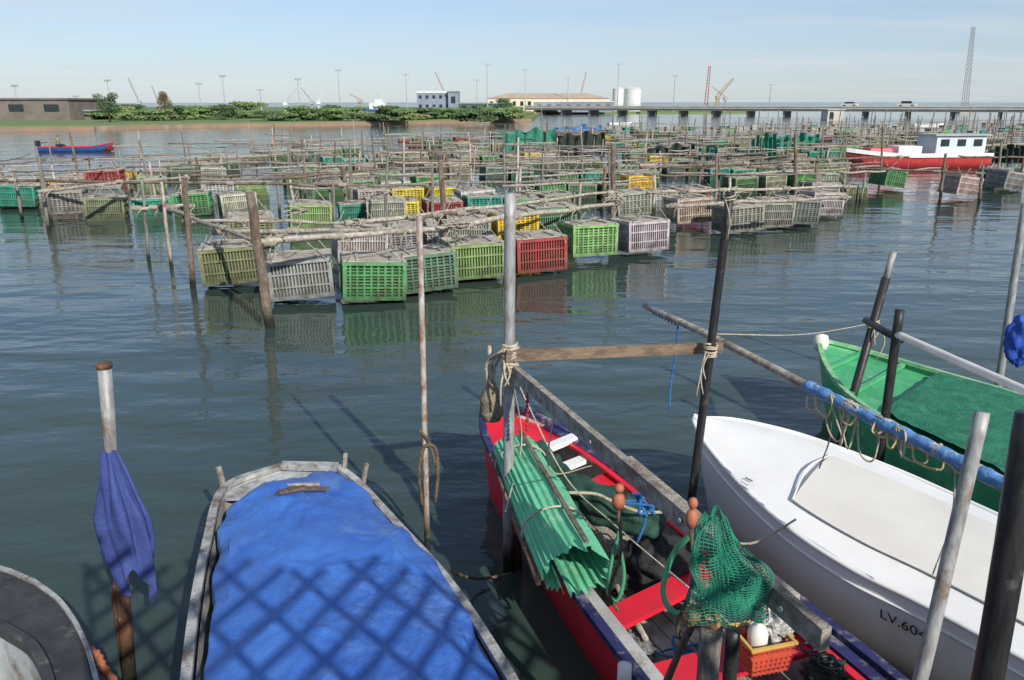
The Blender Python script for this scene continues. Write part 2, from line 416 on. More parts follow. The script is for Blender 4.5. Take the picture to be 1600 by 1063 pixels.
for i,(px,py,c,var,lab) in enumerate(near):
    z=.12+random.uniform(-.03,.05)
    p=P(px,py,z)
    back=V((-.326,.945,0))*.40
    zt=z+ (.45 if 'on top of' in lab else 0)
    if zt>z: p=P(px,py,zt)
    place_crate(V((p.x,p.y,zt))+back,RA+random.uniform(-.13,.09),c,lab,True,var,(random.uniform(-.05,.05),random.uniform(-.06,.06) if 'tilted' not in lab else .14))
# ------------------------------------------------------------ rack rows
U=V((.9455,.3256,0)); VV=V((-.3256,.9455,0))
def uv(u,v,z=0): return U*u+VV*v+V((0,0,z))
def depth(p): return p.y*C_+(H-p.z)*S_
def inview(p,mg=1.5): return abs(p.x)<.645*depth(p)+mg
def lerp(x,pts):
    for (a,b),(c,d) in zip(pts,pts[1:]):
        if x<=c: return b+(d-b)*(x-a)/(c-a)
    return pts[-1][1]
umin=lambda v: lerp(v,[(17,0),(21,0),(24.5,3),(28,-4.5),(31.5,-9),(36,-9),(47,-4),(67,5),(88,30),(116,62)])
umax=lambda v: lerp(v,[(17,10),(21,18.5),(24.5,22),(26,30),(28,36),(140,190)])
rows=[24.5,28.3,32.5,37,42,47.5,53.5,60,67,75,84,94,105]
ORD=['first','second','third','fourth','fifth','sixth','seventh','eighth','ninth','tenth','eleventh','twelfth','thirteenth','fourteenth','fifteenth','sixteenth','seventeenth','eighteenth','nineteenth','twentieth']
pal=['grey']*5+['olive']*3+['pale']*2+['darkgreen']*4+['green']*3+['lightgreen']*2+['teal']*3+['red','cream','slate','slate','yellow']
def pxof(p):
    return 800+F*p.x/depth(p)
CBP=P(1425,262,0)
def nearboat(q): return (V((q.x,q.y,0))-CBP).length<4.4 or (33<q.y<CBP.y+.5 and 1325<pxof(q)<1535)
crs=[];posts=[];beams=[]
rr=random.Random(3)
for ri,v in enumerate(rows):
    a,b=umin(v),umax(v); u=a+rr.uniform(0,2)
    far=min(1,max(0,(v-30)/30)); zb=1.12-.30*far
    while u<b:
        run=rr.randint(2,6)
        for _ in range(run):
            q=uv(u,v+rr.uniform(-.15,.15))
            if inview(q,-.2) and u<b and not nearboat(q):
                crs.append((q,rr.choice(pal),ri,rr.uniform(-.18,.05)-.20*far))
            u+=1.22+rr.uniform(0,.15)
        u+=rr.uniform(1.5,5.0) if v<60 else rr.uniform(2,9)
    u=a-1
    sp=3.6 if v<60 else 5
    while u<b+1:
        for s in(-1,1):
            q=uv(u+rr.uniform(-.8,.8),v+s*.7+rr.uniform(-.15,.15))
            if inview(q,1) and not nearboat(q): posts.append((q,rr.choice([1.1,1.25,1.4,1.5,1.7,1.9,2.3]) ,ri))
        u+=sp*rr.uniform(.8,1.2)
    for s in(-1,1):
        u=a-1.5
        while u<b:
            q=uv(u+2.7,v+s*.6+rr.uniform(-.12,.12),zb+rr.uniform(-.08,.1))
            if inview(q,3) and not nearboat(q) and rr.random()<.8: beams.append((q,RA+rr.uniform(-.05,.05),rr.uniform(-.025,.025),ri))
            u+=rr.uniform(4.6,6.5)
    u=a
    while u<b:
        q=uv(u,v+rr.uniform(-.5,1.5),zb+.1+rr.uniform(0,.3))
        if inview(q,2) and v<70 and not nearboat(q): beams.append((q,RA+rr.choice([1.5,-.5,.4,1.2,.15]),rr.uniform(-.07,.07),ri))
        u+=rr.uniform(12,26)
crs.sort(key=lambda t:t[0].length); posts.sort(key=lambda t:t[0].length); beams.sort(key=lambda t:t[0].length)
NC=300-len(near)-2
ordered={}
for ri in range(4):
    L_=[c for c in crs if c[2]==ri]; L_.sort(key=lambda t:t[0].x/t[0].y)
    for k,c in enumerate(L_): ordered[id(c)]=(k,ri)
def zone(q):
    s=q.x/q.y
    return 'left' if s<-.22 else ('middle' if s<.2 else 'right')
for i,c in enumerate(crs[:NC]):
    q,col,ri,z=c
    if id(c) in ordered and ordered[id(c)][0]<20:
        k=ordered[id(c)][0]; lab=f'{CN[col]} crate, {ORD[k]} from left in the {ORD[ri+1]} rack row'
    elif ri<9: lab=f'{CN[col]} crate hanging at the {zone(q)} of the {ORD[ri+1]} rack row'
    else: lab=f'small {CN[col]} crate far off at the {zone(q)} of the most distant racks'
    place_crate((q.x,q.y,z),RA+rr.uniform(-.15,.15),col,lab,i<26,i%2,(rr.uniform(-.05,.05),rr.uniform(-.06,.06)),i)
if crs[NC:]:
    keys=['grey','darkgreen','pale','green','teal','cream']
    mats=[M('far_crate_'+k,CC[k],None,3,.7,0) for k in keys]; m=MB()
    for q,col,ri,z in crs[NC:]:
        mi=keys.index(col) if col in keys else 0
        rot=Matrix.Rotation(RA+rr.uniform(-.2,.2),3,'Z')
        m.box(q+V((0,0,z+.33)),(1.0,.85,.6),rot,mi); m.box(q+V((0,0,z+.64)),(1.12,.92,.06),rot,mi)
    m.build('distant_crates',mats,label='mass of tiny crates too far off to tell apart in the last racks',cat='crates',kind='stuff')
def post_mesh(k,mat):
    rnd=random.Random(k); m=MB(); b=V((rnd.uniform(-.04,.04),rnd.uniform(-.04,.04),0))
    m.tube([V((0,0,-.6)),V((0,0,.1))+b*.4,V((0,0,.6))+b,V((0,0,1))+b*.3],[.054,.052,.046,.038],7,wob=.25)
    me=bpy.data.meshes.new('rack_post'); me.from_pydata([tuple(v) for v in m.v],[],m.f); me.materials.append(mat)
    me.polygons.foreach_set('use_smooth',[len(f)<5 for f in m.f]); return me
pm=[post_mesh(1,m_wood),post_mesh(2,m_post),post_mesh(3,m_post),post_mesh(4,m_wood),post_mesh(5,m_rust),post_mesh(6,m_white_pipe)]
pn=['brown wooden','grey wooden','weathered grey','dark brown','rusty','whitish peeling']
for i,(q,h,ri) in enumerate(posts[:270]):
    k=rr.choice([0,1,1,2,2,3,4,5,5]); o=bpy.data.objects.new('rack_post',pm[k]); COL.objects.link(o)
    o.location=(q.x,q.y,0); o.scale=(rr.uniform(.7,1.2),)*2+(h,); o.rotation_euler=(rr.uniform(-.09,.09),rr.uniform(-.09,.09),rr.uniform(0,6))
    tag(o,f'{pn[k]} post standing at the {zone(q)} of the {ORD[ri+1]} rack row','post','posts of the crate racks')
m=MB()
for q,h,ri in posts[270:]:
    m.tube([V((q.x,q.y,-.3)),V((q.x+rr.uniform(-.15,.15),q.y,h*rr.uniform(.9,1.4)))],.065,5)
m.build('distant_posts',m_post,label='mass of thin posts too far off to tell apart in the last racks',cat='posts',kind='stuff')
def beam_mb(L,k,r0=.042,r1=.026):
    rnd=random.Random(k); m=MB()
    pts=[V((L*(i/8-.5),rnd.uniform(-.035,.035),rnd.uniform(-.03,.03)-.03*math.sin(i/8*math.pi))) for i in range(9)]
    m.tube(cr(pts,17),[r0+(r1-r0)*i/16 for i in range(17)],7,wob=.25); return m
def as_mesh(m,name,mat):
    me=bpy.data.meshes.new(name); me.from_pydata([tuple(v) for v in m.v],[],m.f); me.materials.append(mat)
    me.polygons.foreach_set('use_smooth',[len(f)<5 for f in m.f]); return me
bmeshes=[as_mesh(beam_mb(5.6,k),'rack_beam',mt) for k,mt in ((1,m_post),(2,m_greywood),(3,m_wood),(4,m_greywood),(5,m_post))]
bn=['dull grey','pale grey','brown','light grey','dark grey']
for i,(q,a,t,ri) in enumerate(beams[:250]):
    k=i%5; o=bpy.data.objects.new('rack_beam',bmeshes[k]); COL.objects.link(o); o.location=q; o.rotation_euler=(0,t,a)
    o.scale=(rr.uniform(.8,1.15),1,1)
    tag(o,f'{bn[k]} pole laid across posts at the {zone(q)} of the {ORD[ri+1]} rack row','beam','poles laid across the rack posts')
m=MB()
for q,a,t,ri in beams[250:]:
    d=V((math.cos(a),math.sin(a),t))*2.6; m.tube([q-d,q+d],.04,5)
m.build('distant_beams',m_post,label='mass of thin horizontal poles far off across the last racks',cat='beams',kind='stuff')
def post(top,base,r,mat,label,n=10,wob=.12,name='mooring_post',grp=None,z0=-.6,topr=None):
    b=P(*base); t=W(top[0],top[1],b.y)
    d=(t-b); k=z0/d.z if d.z else 0
    m=MB(); pts=[b+d*k]+[b+d*(i/6) for i in range(7)]
    wv=[V((0,0,0))]+[V((noise.noise(p*3+V((r*99,0,0))),noise.noise(p*3+V((7,r*50,3))),0))*r*wob*2.2 for p in pts[1:-1]]+[V((0,0,0))]
    pts=[p+w for p,w in zip(pts,wv)]
    m.tube(cr(pts,22),[r*(1.0-.2*i/21) for i in range(22)],n,wob=wob)
    return m.build(name,mat,None,True,label,'post',grp or 'posts standing in the water')
npost=[((390,300),(422,512),.085,m_wood,'thick leaning brown post in front of the nearest crate row'),
((287,280),(302,450),.06,m_wood,'brown post at the left front corner of the nearest rack'),
((222,283),(233,410),.042,m_post,'grey post, left one of the pair behind the left rack corner'),
((252,285),(268,420),.042,m_white_pipe,'pale post, right one of the pair behind the left rack corner'),
((688,250),(700,420),.07,m_wood,'brown post rising behind the thin peeling pole, above the light green crate'),
((606,245),(600,370),.045,m_post,'slim grey post left of centre above the lone grey crate'),
((536,260),(545,350),.07,m_wood,'short brown post above the light green crate of the second row'),
((958,225),(958,372),.08,m_wood,'thick brown post at the right end of the nearest rack'),
((1243,208),(1243,318),.07,m_wood,'brown post in front of the racks right of the tall black pole'),
((60,245),(76,362),.05,m_post,'leaning grey post at the left edge in front of the grey crate'),
((1478,240),(1468,320),.06,m_wood,'brown post left of the tilted cream crate on the right'),
((1536,258),(1530,318),.06,m_wood,'short brown post right of the tilted cream crate'),
((945,262),(940,330),.05,m_rust,'short rusty post beside the thick brown post'),
((787,232),(790,330),.045,m_post,'thin grey post behind the tall grey pole'),
((1120,240),(1118,330),.05,m_post,'thin grey post behind the tall black pole'),
((352,318),(360,395),.04,m_post,'thin grey post behind the olive crate of the second row'),
((1380,198),(1375,285),.055,m_wood,'tall brown post in front of the cabin boat bow'),
]
for a,b,r,mt,lab in npost: post(a,b,r,mt,lab,name='rack_post',grp='posts of the crate racks')
nbeam=[((405,380,1.35),(722,352,1.28),.052,m_polewood,'long pale pole lashed along the front of the nearest rack'),
((690,354,1.3),(972,316,1.2),.052,m_polewood,'pale pole continuing the nearest rack to the thick brown post'),
((248,320,1.3),(425,385,1.3),.045,m_greywood,'grey pole running from the left rack corner to the leaning brown post'),
((210,326,1.25),(300,322,1.25),.04,m_polewood,'short pale pole tying the posts of the left rack corner'),
((285,345,1.15),(560,348,1.2),.038,m_polewood,'thin pale pole above the olive crate of the second row'),
((330,362,1.15),(700,358,1.2),.045,m_greywood,'grey pole behind the nearest crate row'),
((540,350,1.3),(965,300,1.3),.042,m_polewood,'long pole crossing behind the tall grey pole above the second row'),
((640,340,1.3),(760,330,1.3),.038,m_wood,'short brown pole across the rack behind the light green crate'),
((1000,262,1.5),(1420,245,1.5),.045,m_wood,'long brown pole over the racks right of centre'),
((1010,300,1.1),(1335,292,1.1),.045,m_polewood,'pale pole holding the second group of crates on the right'),
((1040,322,1.1),(1330,308,1.1),.045,m_greywood,'grey pole in front of the second group of crates on the right'),
((0,282,1.25),(560,290,1.25),.045,m_wood,'long brown pole low across the left racks'),
((60,300,1.2),(300,275,1.2),.045,m_greywood,'grey pole sloping across the left racks'),
((1330,262,1.2),(1540,272,1.2),.04,m_wood,'thin brown pole in front of the cabin boat'),
]
for i,(a,b,r,mt,lab) in enumerate(nbeam):
    A=P(*a);B=P(*b); d=B-A; rt=empty('rack_beam',(A+B)/2,lab,'beam','poles laid across the rack posts'); m=MB()
    pts=[A+d*(k/8)+V((0,random.uniform(-.03,.03),random.uniform(-.03,.03))) for k in range(9)]
    m.tube(cr(pts,22),[r*(1.1-.3*k/21) for k in range(22)],9,wob=.25); m.build('pole',mt,rt,True)
    for fr in (.04,.35,.66,.96):
        c=A+d*fr; t=d.normalized(); m=MB(); pts=[]
        n1=t.cross(V((0,0,1))).normalized(); n2=V((0,0,1))
        for q in range(41):
            an=q*1.26; pts.append(c+t*(q-20)*.006+(n1*math.cos(an)+n2*math.sin(an))*(r*1.25+.012*random.random()))
        pts+= [c+V((.03,-r,-.1)),c+V((.0,-r-.02,-.3*random.random()-.1))]
        m.tube(pts,.013,5); m.build('rope_lashing',m_wrope,rt,True)
for i,(px,py,z,s,lab) in enumerate([(716,350,1.38,.2,'big tangle of pale rope on the nearest beam by the thin peeling pole'),(463,330,1.35,.14,'pale rope knot on the pole above the light green crate'),(430,372,1.4,.14,'small rope tangle near the leaning brown post'),(960,312,1.3,.15,'rope tangle tied to the thick brown post'),(1070,300,1.25,.16,'pale rope tangle above the cream crate'),(560,350,1.3,.12,'small rope knot on the beam left of centre'),(600,300,1.3,.12,'pale rope knot on the slim grey post'),(820,300,1.2,.2,'wide pale rope heap on the racks just right of the tall grey pole'),(1150,300,1.1,.2,'rope heap over the racks right of the tall black pole')]):
    c=P(px,py,z); m=MB(); pts=[c+V((random.gauss(0,s*.9),random.gauss(0,s*.4),random.gauss(0,s*.35))) for _ in range(26)]
    m.tube(cr(pts,150),.013,5)
    m.build('rope_bundle',m_wrope,None,True,lab,'rope','rope tangles on the racks')
def curtain(px0,px1,py0,py1,mat,label,name='hanging_net',amp=.18):
    B=P((px0+px1)/2,py1,0.2); Y=B.y; r=[]
    for j in range(9):
        row=[]
        for i in range(33):
            px=px0+(px1-px0)*i/32; py=py0+(py1-py0)*j/8+ (3*math.sin(i*.55)+2*math.sin(i*.21) if j==0 else 0)
            p=W(px,py,Y); p.y+=amp*math.sin(i*1.1+j*.2)+amp*noise.noise(V((i*.4,j*.5,px0))); row.append(p)
        r.append(row)
    m=MB(); m.grid(r); m.build(name,mat,None,True,label,'net')
curtain(785,868,204,238,m_meshteal,'green mesh net hung like a curtain in the racks, centre')
curtain(868,945,209,243,m_netdark,'dark net hung beside the green mesh curtain, centre')
curtain(865,940,198,210,M('dull_blue_tarp',(.10,.22,.42),(.07,.16,.32),3,.7,.2,10),'dull blue tarp strip above the dark net','hanging_tarp')
curtain(1010,1085,228,255,m_netdark,'dark net hung over the racks right of centre')
curtain(1175,1212,212,250,m_meshteal,'narrow green net hung right of the tall black pole')
curtain(1212,1280,212,235,m_meshteal,'wide green net sagging over the racks right of centre')
curtain(1085,1120,232,262,m_meshteal,'green net hanging behind the tall black pole')
curtain(1545,1600,230,255,m_netdark,'dark net at the right edge over the racks')
# ------------------------------------------------------------ hull helpers
def hull_mb(L,R,zk,prof,rake=.2,nb=6,cap_front=False,floorcap=True):
    n=len(L); ax=(L[-1]+R[-1])/2-(L[0]+R[0])/2; ax.z=0; ax.normalize(); rows=[]
    for i in range(n):
        Cc=(L[i]+R[i])/2; k=max(0,1-i/nb)
        def q(G,f,h):
            p=Cc+(G-Cc)*f; p.z=zk+(G.z-zk)*h; return p+ax*(rake*(1-h)*k)
        rows.append([q(L[i],f,h) for f,h in prof]+[q(R[i],f,h) for f,h in reversed(prof[:-1])])
    m=MB(); m.grid(rows); nn=len(rows[0])
    if floorcap: m.add(rows[-1],[list(range(nn))])
    if cap_front: m.add(rows[0],[list(range(nn))])
    return m
def surf_mb(L,R,i0,i1,f,dz,crown=0,nx=10,nz=0,fs=None):
    rows=[]
    for i in range(i0,i1+1):
        Cc=(L[i]+R[i])/2; row=[]
        for k in range(nx+1):
            s=k/nx*2-1; G=R[i] if s>0 else L[i]; p=Cc+(G-Cc)*abs(s)*f
            p.z=(L[i].z+R[i].z)/2+dz+crown*(1-s*s)+(nz*noise.noise(p*4) if nz else 0); row.append(p)
        rows.append(row)
    m=MB(); m.grid(rows); return m
def lr(Lp,Rp,n): return cr([P(*p) for p in Lp],n),cr([P(*p) for p in Rp],n)
def lump(c,rx,ry,rz,rot=0,amp=.2,fr=3,nu=40,nv=26,seed=0,flat=None):
    rows_=[]
    for j in range(nv):
        th=math.pi*(j+.02)/(nv-1+.04); row=[]
        for i in range(nu):
            ph=2*math.pi*i/nu; d=V((math.sin(th)*math.cos(ph),math.sin(th)*math.sin(ph),math.cos(th)))
            k=1+amp*noise.noise(d*fr+V((seed,0,0)))+amp*.4*noise.noise(d*fr*2.7+V((seed,3,0)))
            p=V((d.x*rx*k,d.y*ry*k,d.z*rz*k)); p=Matrix.Rotation(rot,3,'Z')@p
            if flat is not None: p.z=max(p.z,flat)
            row.append(c+p)
        rows_.append(row)
    m=MB(); m.grid(rows_,closed=True); return m
# ---- blue tarp boat
L,R=lr([(440,731,.55),(352,765,.5),(324,850,.48),(305,950,.47),(291,1070,.47),(280,1190,.47)],
       [(528,733,.55),(560,758,.5),(622,825,.48),(702,915,.47),(790,1050,.47),(852,1170,.47)],30)
rt=empty('covered_boat',((L[10]+R[10])/2).xy.to_3d(),'pale grey and blue wooden boat moored under a blue tarp, in the left foreground','boat')
hull_mb(L,R,-.15,[(1,1),(.97,.6),(.9,.15),(.85,0),(0,0)],.25,5,True).build('hull',m_hullblue,rt)
hull_mb([l+V((0,0,-.02)) for l in L],[l+V((0,0,-.02)) for l in R],.1,[(.95,1),(.88,0),(0,0)],0,5,True).build('inner_hull',m_greyin,rt)
for G in (L,R):
    m=MB(); m.sweep([p+V((0,0,.015)) for p in G],.06,.04); m.build('gunwale',m_gunwale,rt)
    m=MB(); m.sweep([p+V((0,0,-.09))+((p-(L[i]+R[i])/2).normalized()*.03) for i,p in enumerate(G)],.03,.05); m.build('rub_rail',m_greywood,rt)
m=MB(); m.bar(L[0]+V((0,0,.02)),R[0]+V((0,0,.02)),.08,.05); m.build('bow_board',m_gunwale,rt)
surf_mb(L,R,0,7,.93,-.03).build('foredeck',m_hullblue,rt)
for p,dx in((L[5],-.05),(R[5],.05),(R[1],.02)):
    m=MB(); m.bar(p+V((dx,0,-.1)),p+V((dx*2,.03,.15)),.035,.03); m.build('oar_peg',m_greywood,rt)
m=MB(); m.bar(R[9]+V((-.10,0,.05)),R[24]+V((-.12,0,.03)),.05,.03); m.build('side_plank',m_greywood,rt)
TL,TR=lr([(400,763,.5),(352,812,.5),(334,930,.5),(318,1075,.5),(302,1190,.5)],[(530,742,.5),(592,800,.5),(690,893,.5),(778,1060,.5),(830,1190,.5)],170)
def fold(p):
    z=0
    for (ax_,ay,fr,am,ph) in ((.9,.3,3.1,.030,1.0),(-.5,.9,2.3,.034,2.2),(.3,1,4.3,.022,.4),(1,-.6,5.9,.014,3.1)):
        s=p.x*ax_+p.y*ay+.35*noise.noise(V((p.x*1.4,p.y*1.4,ph)))
        z+=am*(1-abs(math.sin(s*fr+ph))**.5*1.2)*max(0,.4+1.3*noise.noise(V((p.x*1.1+ph*7,p.y*1.1,ph))))
    return z
rows_=[]
for i in range(170):
    row=[]; t=i/169
    for k in range(131):
        s=k/130; p=TL[i].lerp(TR[i],s); ed=min(1,min(s,1-s)*6); e2=min(1,t*9)
        z=.49+.16*math.sin(math.pi*s)**.6*(.35+.65*e2)*(1-.3*abs(math.sin(t*6+.4)))
        q=V((p.x*2.2+p.y*.7,p.y*1.6,0)); w=V((noise.noise(q*1.1),noise.noise(q*1.1+V((9,0,0))),0))*.6
        f1=noise.noise(q*.9); f3=noise.noise(V((p.x*9,p.y*4,2)))
        r1=abs(noise.noise((q+w)*1.1+V((3,1,0)))); r2=abs(noise.noise((q+w)*2.3)); r3=abs(noise.noise((q+w*1.5)*5.5+V((1,8,0))))
        z+= .04*f1*ed+fold(p)*1.3+.003*f3-.09*min(r1,.2)-.03*min(r2,.16)-.010*min(r3,.2)
        z+=.04
        z+=.06*ed*math.exp(-((p.x+1.72)**2+(p.y-5.4)**2)/.02)
        ex=.035*noise.noise(V((0,t*14,k//110)))
        p=V((p.x+(ex if k<8 or k>122 else 0)+.02*noise.noise(q*3),p.y+ (.06*noise.noise(q*4) if i<5 else 0),z))
        if k in(0,130): p.z-=.09
        row.append(p)
    rows_.append(row)
m=MB(); m.grid(rows_); m.build('blue_tarp',m_tarp,None,True,'creased blue tarp spread over the pale grey boat, with lattice shadow on it','tarp')
m=MB(); c=P(455,768,.68); m.bar(c+V((-.1,-.04,0)),c+V((.02,.05,.01)),.03,.02); m.bar(c+V((0,.02,.01)),c+V((.28,.05,0)),.025,.02); m.bar(c+V((-.08,-.05,.02)),c+V((.1,.03,.02)),.05,.02)
m.build('driftwood_scrap',m_wood,None,False,'broken piece of brown board lying on the bow end of the blue tarp','wood scrap')
m=MB(); pts=cr([P(395,775,.56),P(440,760,.62),P(500,757,.64)],9); m.tube(pts,.016,6); m.build('thin_stick',m_greywood,None,True,'thin pale stick on the tarp beside the brown board','stick')
# ---- dark boat at the corner
L,R=lr([(52,912,.62),(0,892,.6),(-60,890,.6),(-120,905,.6),(-190,960,.6),(-240,1080,.6),(-280,1220,.6)],[(52,912,.62),(88,938,.6),(112,968,.6),(132,1005,.6),(148,1055,.6),(160,1120,.6),(172,1240,.6)],26)
rt=empty('dark_boat',((L[12]+R[12])/2).xy.to_3d(),'dark decked boat with a small pale well, cut off at the bottom left corner','boat')
hull_mb(L,R,-.15,[(1,1),(.97,.6),(.85,.2),(.6,0),(0,0)],.1,5).build('hull',m_dblack,rt,True)
dkc=P(-10,1160,.62)
def ins(p,f): q=p.lerp(dkc,f); q.z=.62; return q
ringo=[p for p in reversed(L)]+R[1:]
m=MB(); m.grid([[p+V((0,0,.01)),ins(p,.12),ins(p,.3),ins(p,.44)] for p in ringo]); m.build('deck',m_dblack,rt,True)
m=MB(); m.sweep([p+V((0,0,.015)) for p in ringo],.025,.03); m.build('rim',m_gunwale,rt)
rin=[ins(p,.44) for p in ringo]
m=MB(); m.grid([[p+V((0,0,.05)),p+(dkc-p)*.04+V((0,0,.05)),p+(dkc-p)*.10-V((0,0,.4)),V((dkc.x,dkc.y,.2))] for p in rin]); m.build('well',m_hullblue,rt)
m=MB(); m.sweep([p+V((0,0,.03)) for p in rin],.05,.07); m.build('coaming',m_dblack,rt)
m=MB(); m.tube(cr([P(128,1012,.55),P(150,1022,.5),P(160,1042,.45),P(185,1075,.3)],16),[.02+.01*(i%2) for i in range(16)],8); m.build('red_rope_coil',m_terra,None,True,'thick reddish rope from the dark boat down to the water','rope')
# ---- red boat
L,R=lr([(758,630,.78),(754,668,.62),(770,712,.55),(800,765,.5),(850,850,.47),(900,930,.45),(955,1005,.45),(1010,1078,.45),(1085,1170,.45)],
       [(762,630,.78),(808,642,.68),(870,668,.58),(940,708,.53),(1010,757,.5),(1090,820,.47),(1200,905,.45),(1320,1000,.45),(1450,1105,.45)],40)
rt=empty('red_fishing_boat',((L[15]+R[15])/2).xy.to_3d(),'long narrow red fishing boat with dark blue rim, loaded with gear','boat')
hull_mb(L,R,-.15,[(1,1),(.99,.75),(.95,.4),(.85,.1),(.8,0),(0,0)],.3,8).build('hull',m_red,rt,True)
hull_mb([l+V((0,0,-.015)) for l in L],[l+V((0,0,-.015)) for l in R],.1,[(.93,1),(.86,.45),(.78,0),(0,0)],.2,8).build('inner_hull',m_greyin,rt)
for G in(L,R):
    m=MB(); m.sweep([p+V((0,0,.02)) for p in G],.065,.045); m.build('gunwale',m_navy,rt)
    m=MB(); m.sweep([p.lerp((L[i]+R[i])/2,.14)+V((0,0,-.0)) for i,p in enumerate(G)][9:],.08,.03); m.build('side_deck',m_navy if G is R else m_greyin,rt)
m=MB(); m.sweep([p.lerp((L[i]+R[i])/2,.27)+V((0,0,-.005)) for i,p in enumerate(R)][12:],.05,.025); m.build('side_trim',m_red,rt)
surf_mb(L,R,0,11,.92,-.02,.03).build('foredeck',m_red,rt)
def cross(i,w,h,dz,mat,name,f=.9,nn=1):
    m=MB(); C2=(L[i]+R[i])/2; a=C2.lerp(L[i],f);b=C2.lerp(R[i],f); a.z+=dz;b.z+=dz; m.bar(a,b,w,h); return m.build(name,mat,rt)
cross(12,.09,.05,.02,m_whitep,'white_crossbeam',.95); cross(14,.1,.04,-.05,m_whitep,'white_crossbeam')
for i,w in((17,.2),(27,.2),(33,.24)): cross(i,w,.035,-.06,m_red,'thwart')
C0=(L[12]+R[12])/2; C1=(L[-1]+R[-1])/2; axd=(C1-C0).normalized(); sdv=V((axd.y,-axd.x,0))
m=MB()
for k in range(-3,4):
    a=C0+sdv*k*.115; b=C1+sdv*k*.115; a.z=b.z=.135+.004*(k%2); m.bar(a,b,.105,.018)
m.build('floor_boards',m_planks,rt)
for i in(15,20,24,29,35):
    for G in(L,R):
        m=MB()
        Cc=(L[i]+R[i])/2; a=Cc.lerp(G[i],.90);a.z-=.03; b=Cc.lerp(G[i],.80); b.z=.14; m.bar(a,b,.035,.04)
        m.build('rib',m_greyin,rt)
# ---- white boat
L,R=lr([(1082,655,.82),(1100,690,.76),(1152,752,.71),(1228,822,.68),(1325,886,.66),(1430,938,.65),(1555,1005,.65),(1700,1085,.65)],
       [(1088,653,.82),(1150,656,.76),(1240,676,.71),(1325,705,.68),(1410,738,.66),(1500,778,.65),(1600,824,.65),(1720,885,.65)],40)
rt=empty('white_motorboat',((L[15]+R[15])/2).xy.to_3d(),'smooth white fibreglass boat with a pale cover panel, at the right','boat')
hull_mb(L,R,-.2,[(1,1),(1.0,.93),(.97,.75),(.91,.5),(.80,.22),(.5,.05),(0,0)],.35,10).build('hull',m_whitep,rt,True)
surf_mb(L,R,0,39,.985,.0,.045).build('deck',m_whitep,rt,True)
m=MB()
for G in(L,R): m.tube([p+V((0,0,.0)) for p in G],.018,8)
m.build('rim',m_whitep,rt,True)
m=MB(); m.tube([p+V((0,0,-.10)) for i,p in enumerate(L)][3:],.010,6); m.build('hull_strake',m_whitep,rt,True)
surf_mb(L,R,16,39,.64,.050,.035,12).build('cover_panel',m_beige,rt,True)
I=[];J=[]
for i in range(16,40):
    Cc=(L[i]+R[i])/2; q=Cc+(L[i]-Cc)*.64; q.z=(L[i].z+R[i].z)/2+.048; I.append(q)
    q=Cc+(R[i]-Cc)*.64; q.z=(L[i].z+R[i].z)/2+.048; J.append(q)
m=MB(); m.tube(list(reversed(I))+cr([I[0],(I[0]+J[0])/2+(I[0]-I[1])*.7+V((0,0,.03)),J[0]],9)[1:-1]+J,.008,6); m.build('cover_edge',m_whitep,rt,True)
c=L[12].lerp((L[12]+R[12])/2,.15)+V((0,0,.02)); m=MB(); m.bar(c+V((-.02,.03,.012)),c+V((.02,-.03,.012)),.01,.012); m.build('side_cleat',m_steel,rt)
try:
    fc=bpy.data.curves.new('registration','FONT'); fc.body='LV.6044'; fc.size=.102; fc.extrude=.001; fc.space_character=1.02
    fo=bpy.data.objects.new('tmp',fc); COL.objects.link(fo); dg=bpy.context.evaluated_depsgraph_get()
    me=bpy.data.meshes.new_from_object(fo.evaluated_get(dg)); bpy.data.objects.remove(fo)
    me.materials.clear(); me.materials.append(m_text)
    A=P(1382,916,.65)
    a=min(range(40),key=lambda k:(L[k]-A).length)
    t=(L[a+3]-L[a]).normalized()
    def hp(k,f,h):
        Ck=(L[k]+R[k])/2; p=Ck+(L[k]-Ck)*f; p.z=-.2+(L[k].z+.2)*h; return p
    up=(hp(a,.97,.75)-hp(a,.91,.5)).normalized(); n_=t.cross(up).normalized(); up=n_.cross(t)
    lo=hp(a,.965,.735)+n_*.022
    lo+=t*(A-L[a]).dot(t)
    mt=Matrix((t,up,n_)).transposed().to_4x4(); mt.translation=lo-chain(rt)
    me.transform(mt); o=bpy.data.objects.new('registration_number',me); COL.objects.link(o); o.parent=rt
except Exception as e: print('text fail',e)
# ---- green boat
L,R=lr([(1278,534,.85),(1290,572,.72),(1325,618,.66),(1400,668,.62),(1480,712,.6),(1560,757,.6),(1700,840,.6)],
       [(1284,533,.85),(1345,548,.74),(1415,568,.68),(1490,590,.64),(1560,610,.62),(1640,636,.6),(1760,680,.6)],34)
rt=empty('green_boat',((L[12]+R[12])/2).xy.to_3d(),'green wooden boat with pale bow tip, moored behind the white boat','boat')
hull_mb(L,R,-.2,[(1,1),(.97,.7),(.9,.4),(.8,.1),(0,0)],.3,8).build('hull',m_greenp,rt,True)
surf_mb(L,R,0,33,.96,-.05,.02).build('deck',m_greenp,rt)
m=MB()
for G in(L,R): m.sweep([p+V((0,0,.015)) for p in G],.05,.04)
m.build('gunwale',M('pale_green_rim',(.3,.5,.3),(.12,.36,.16),6,.6,.2,20),rt)
m=MB(); m.lathe(L[0]+V((.03,-.02,-.12)),[(.0,0),(.07,.03),(.09,.12),(.07,.2),(0,.22)],12); m.build('bow_cap',m_beige,rt,True)
for ii in (6,11,15):
    m=MB(); Cc=(L[ii]+R[ii])/2; a=Cc.lerp(L[ii],.9);b=Cc.lerp(R[ii],.9); m.bar(a,b,.05,.04); m.build('crossbeam',m_greenp,rt)
rows_=[]
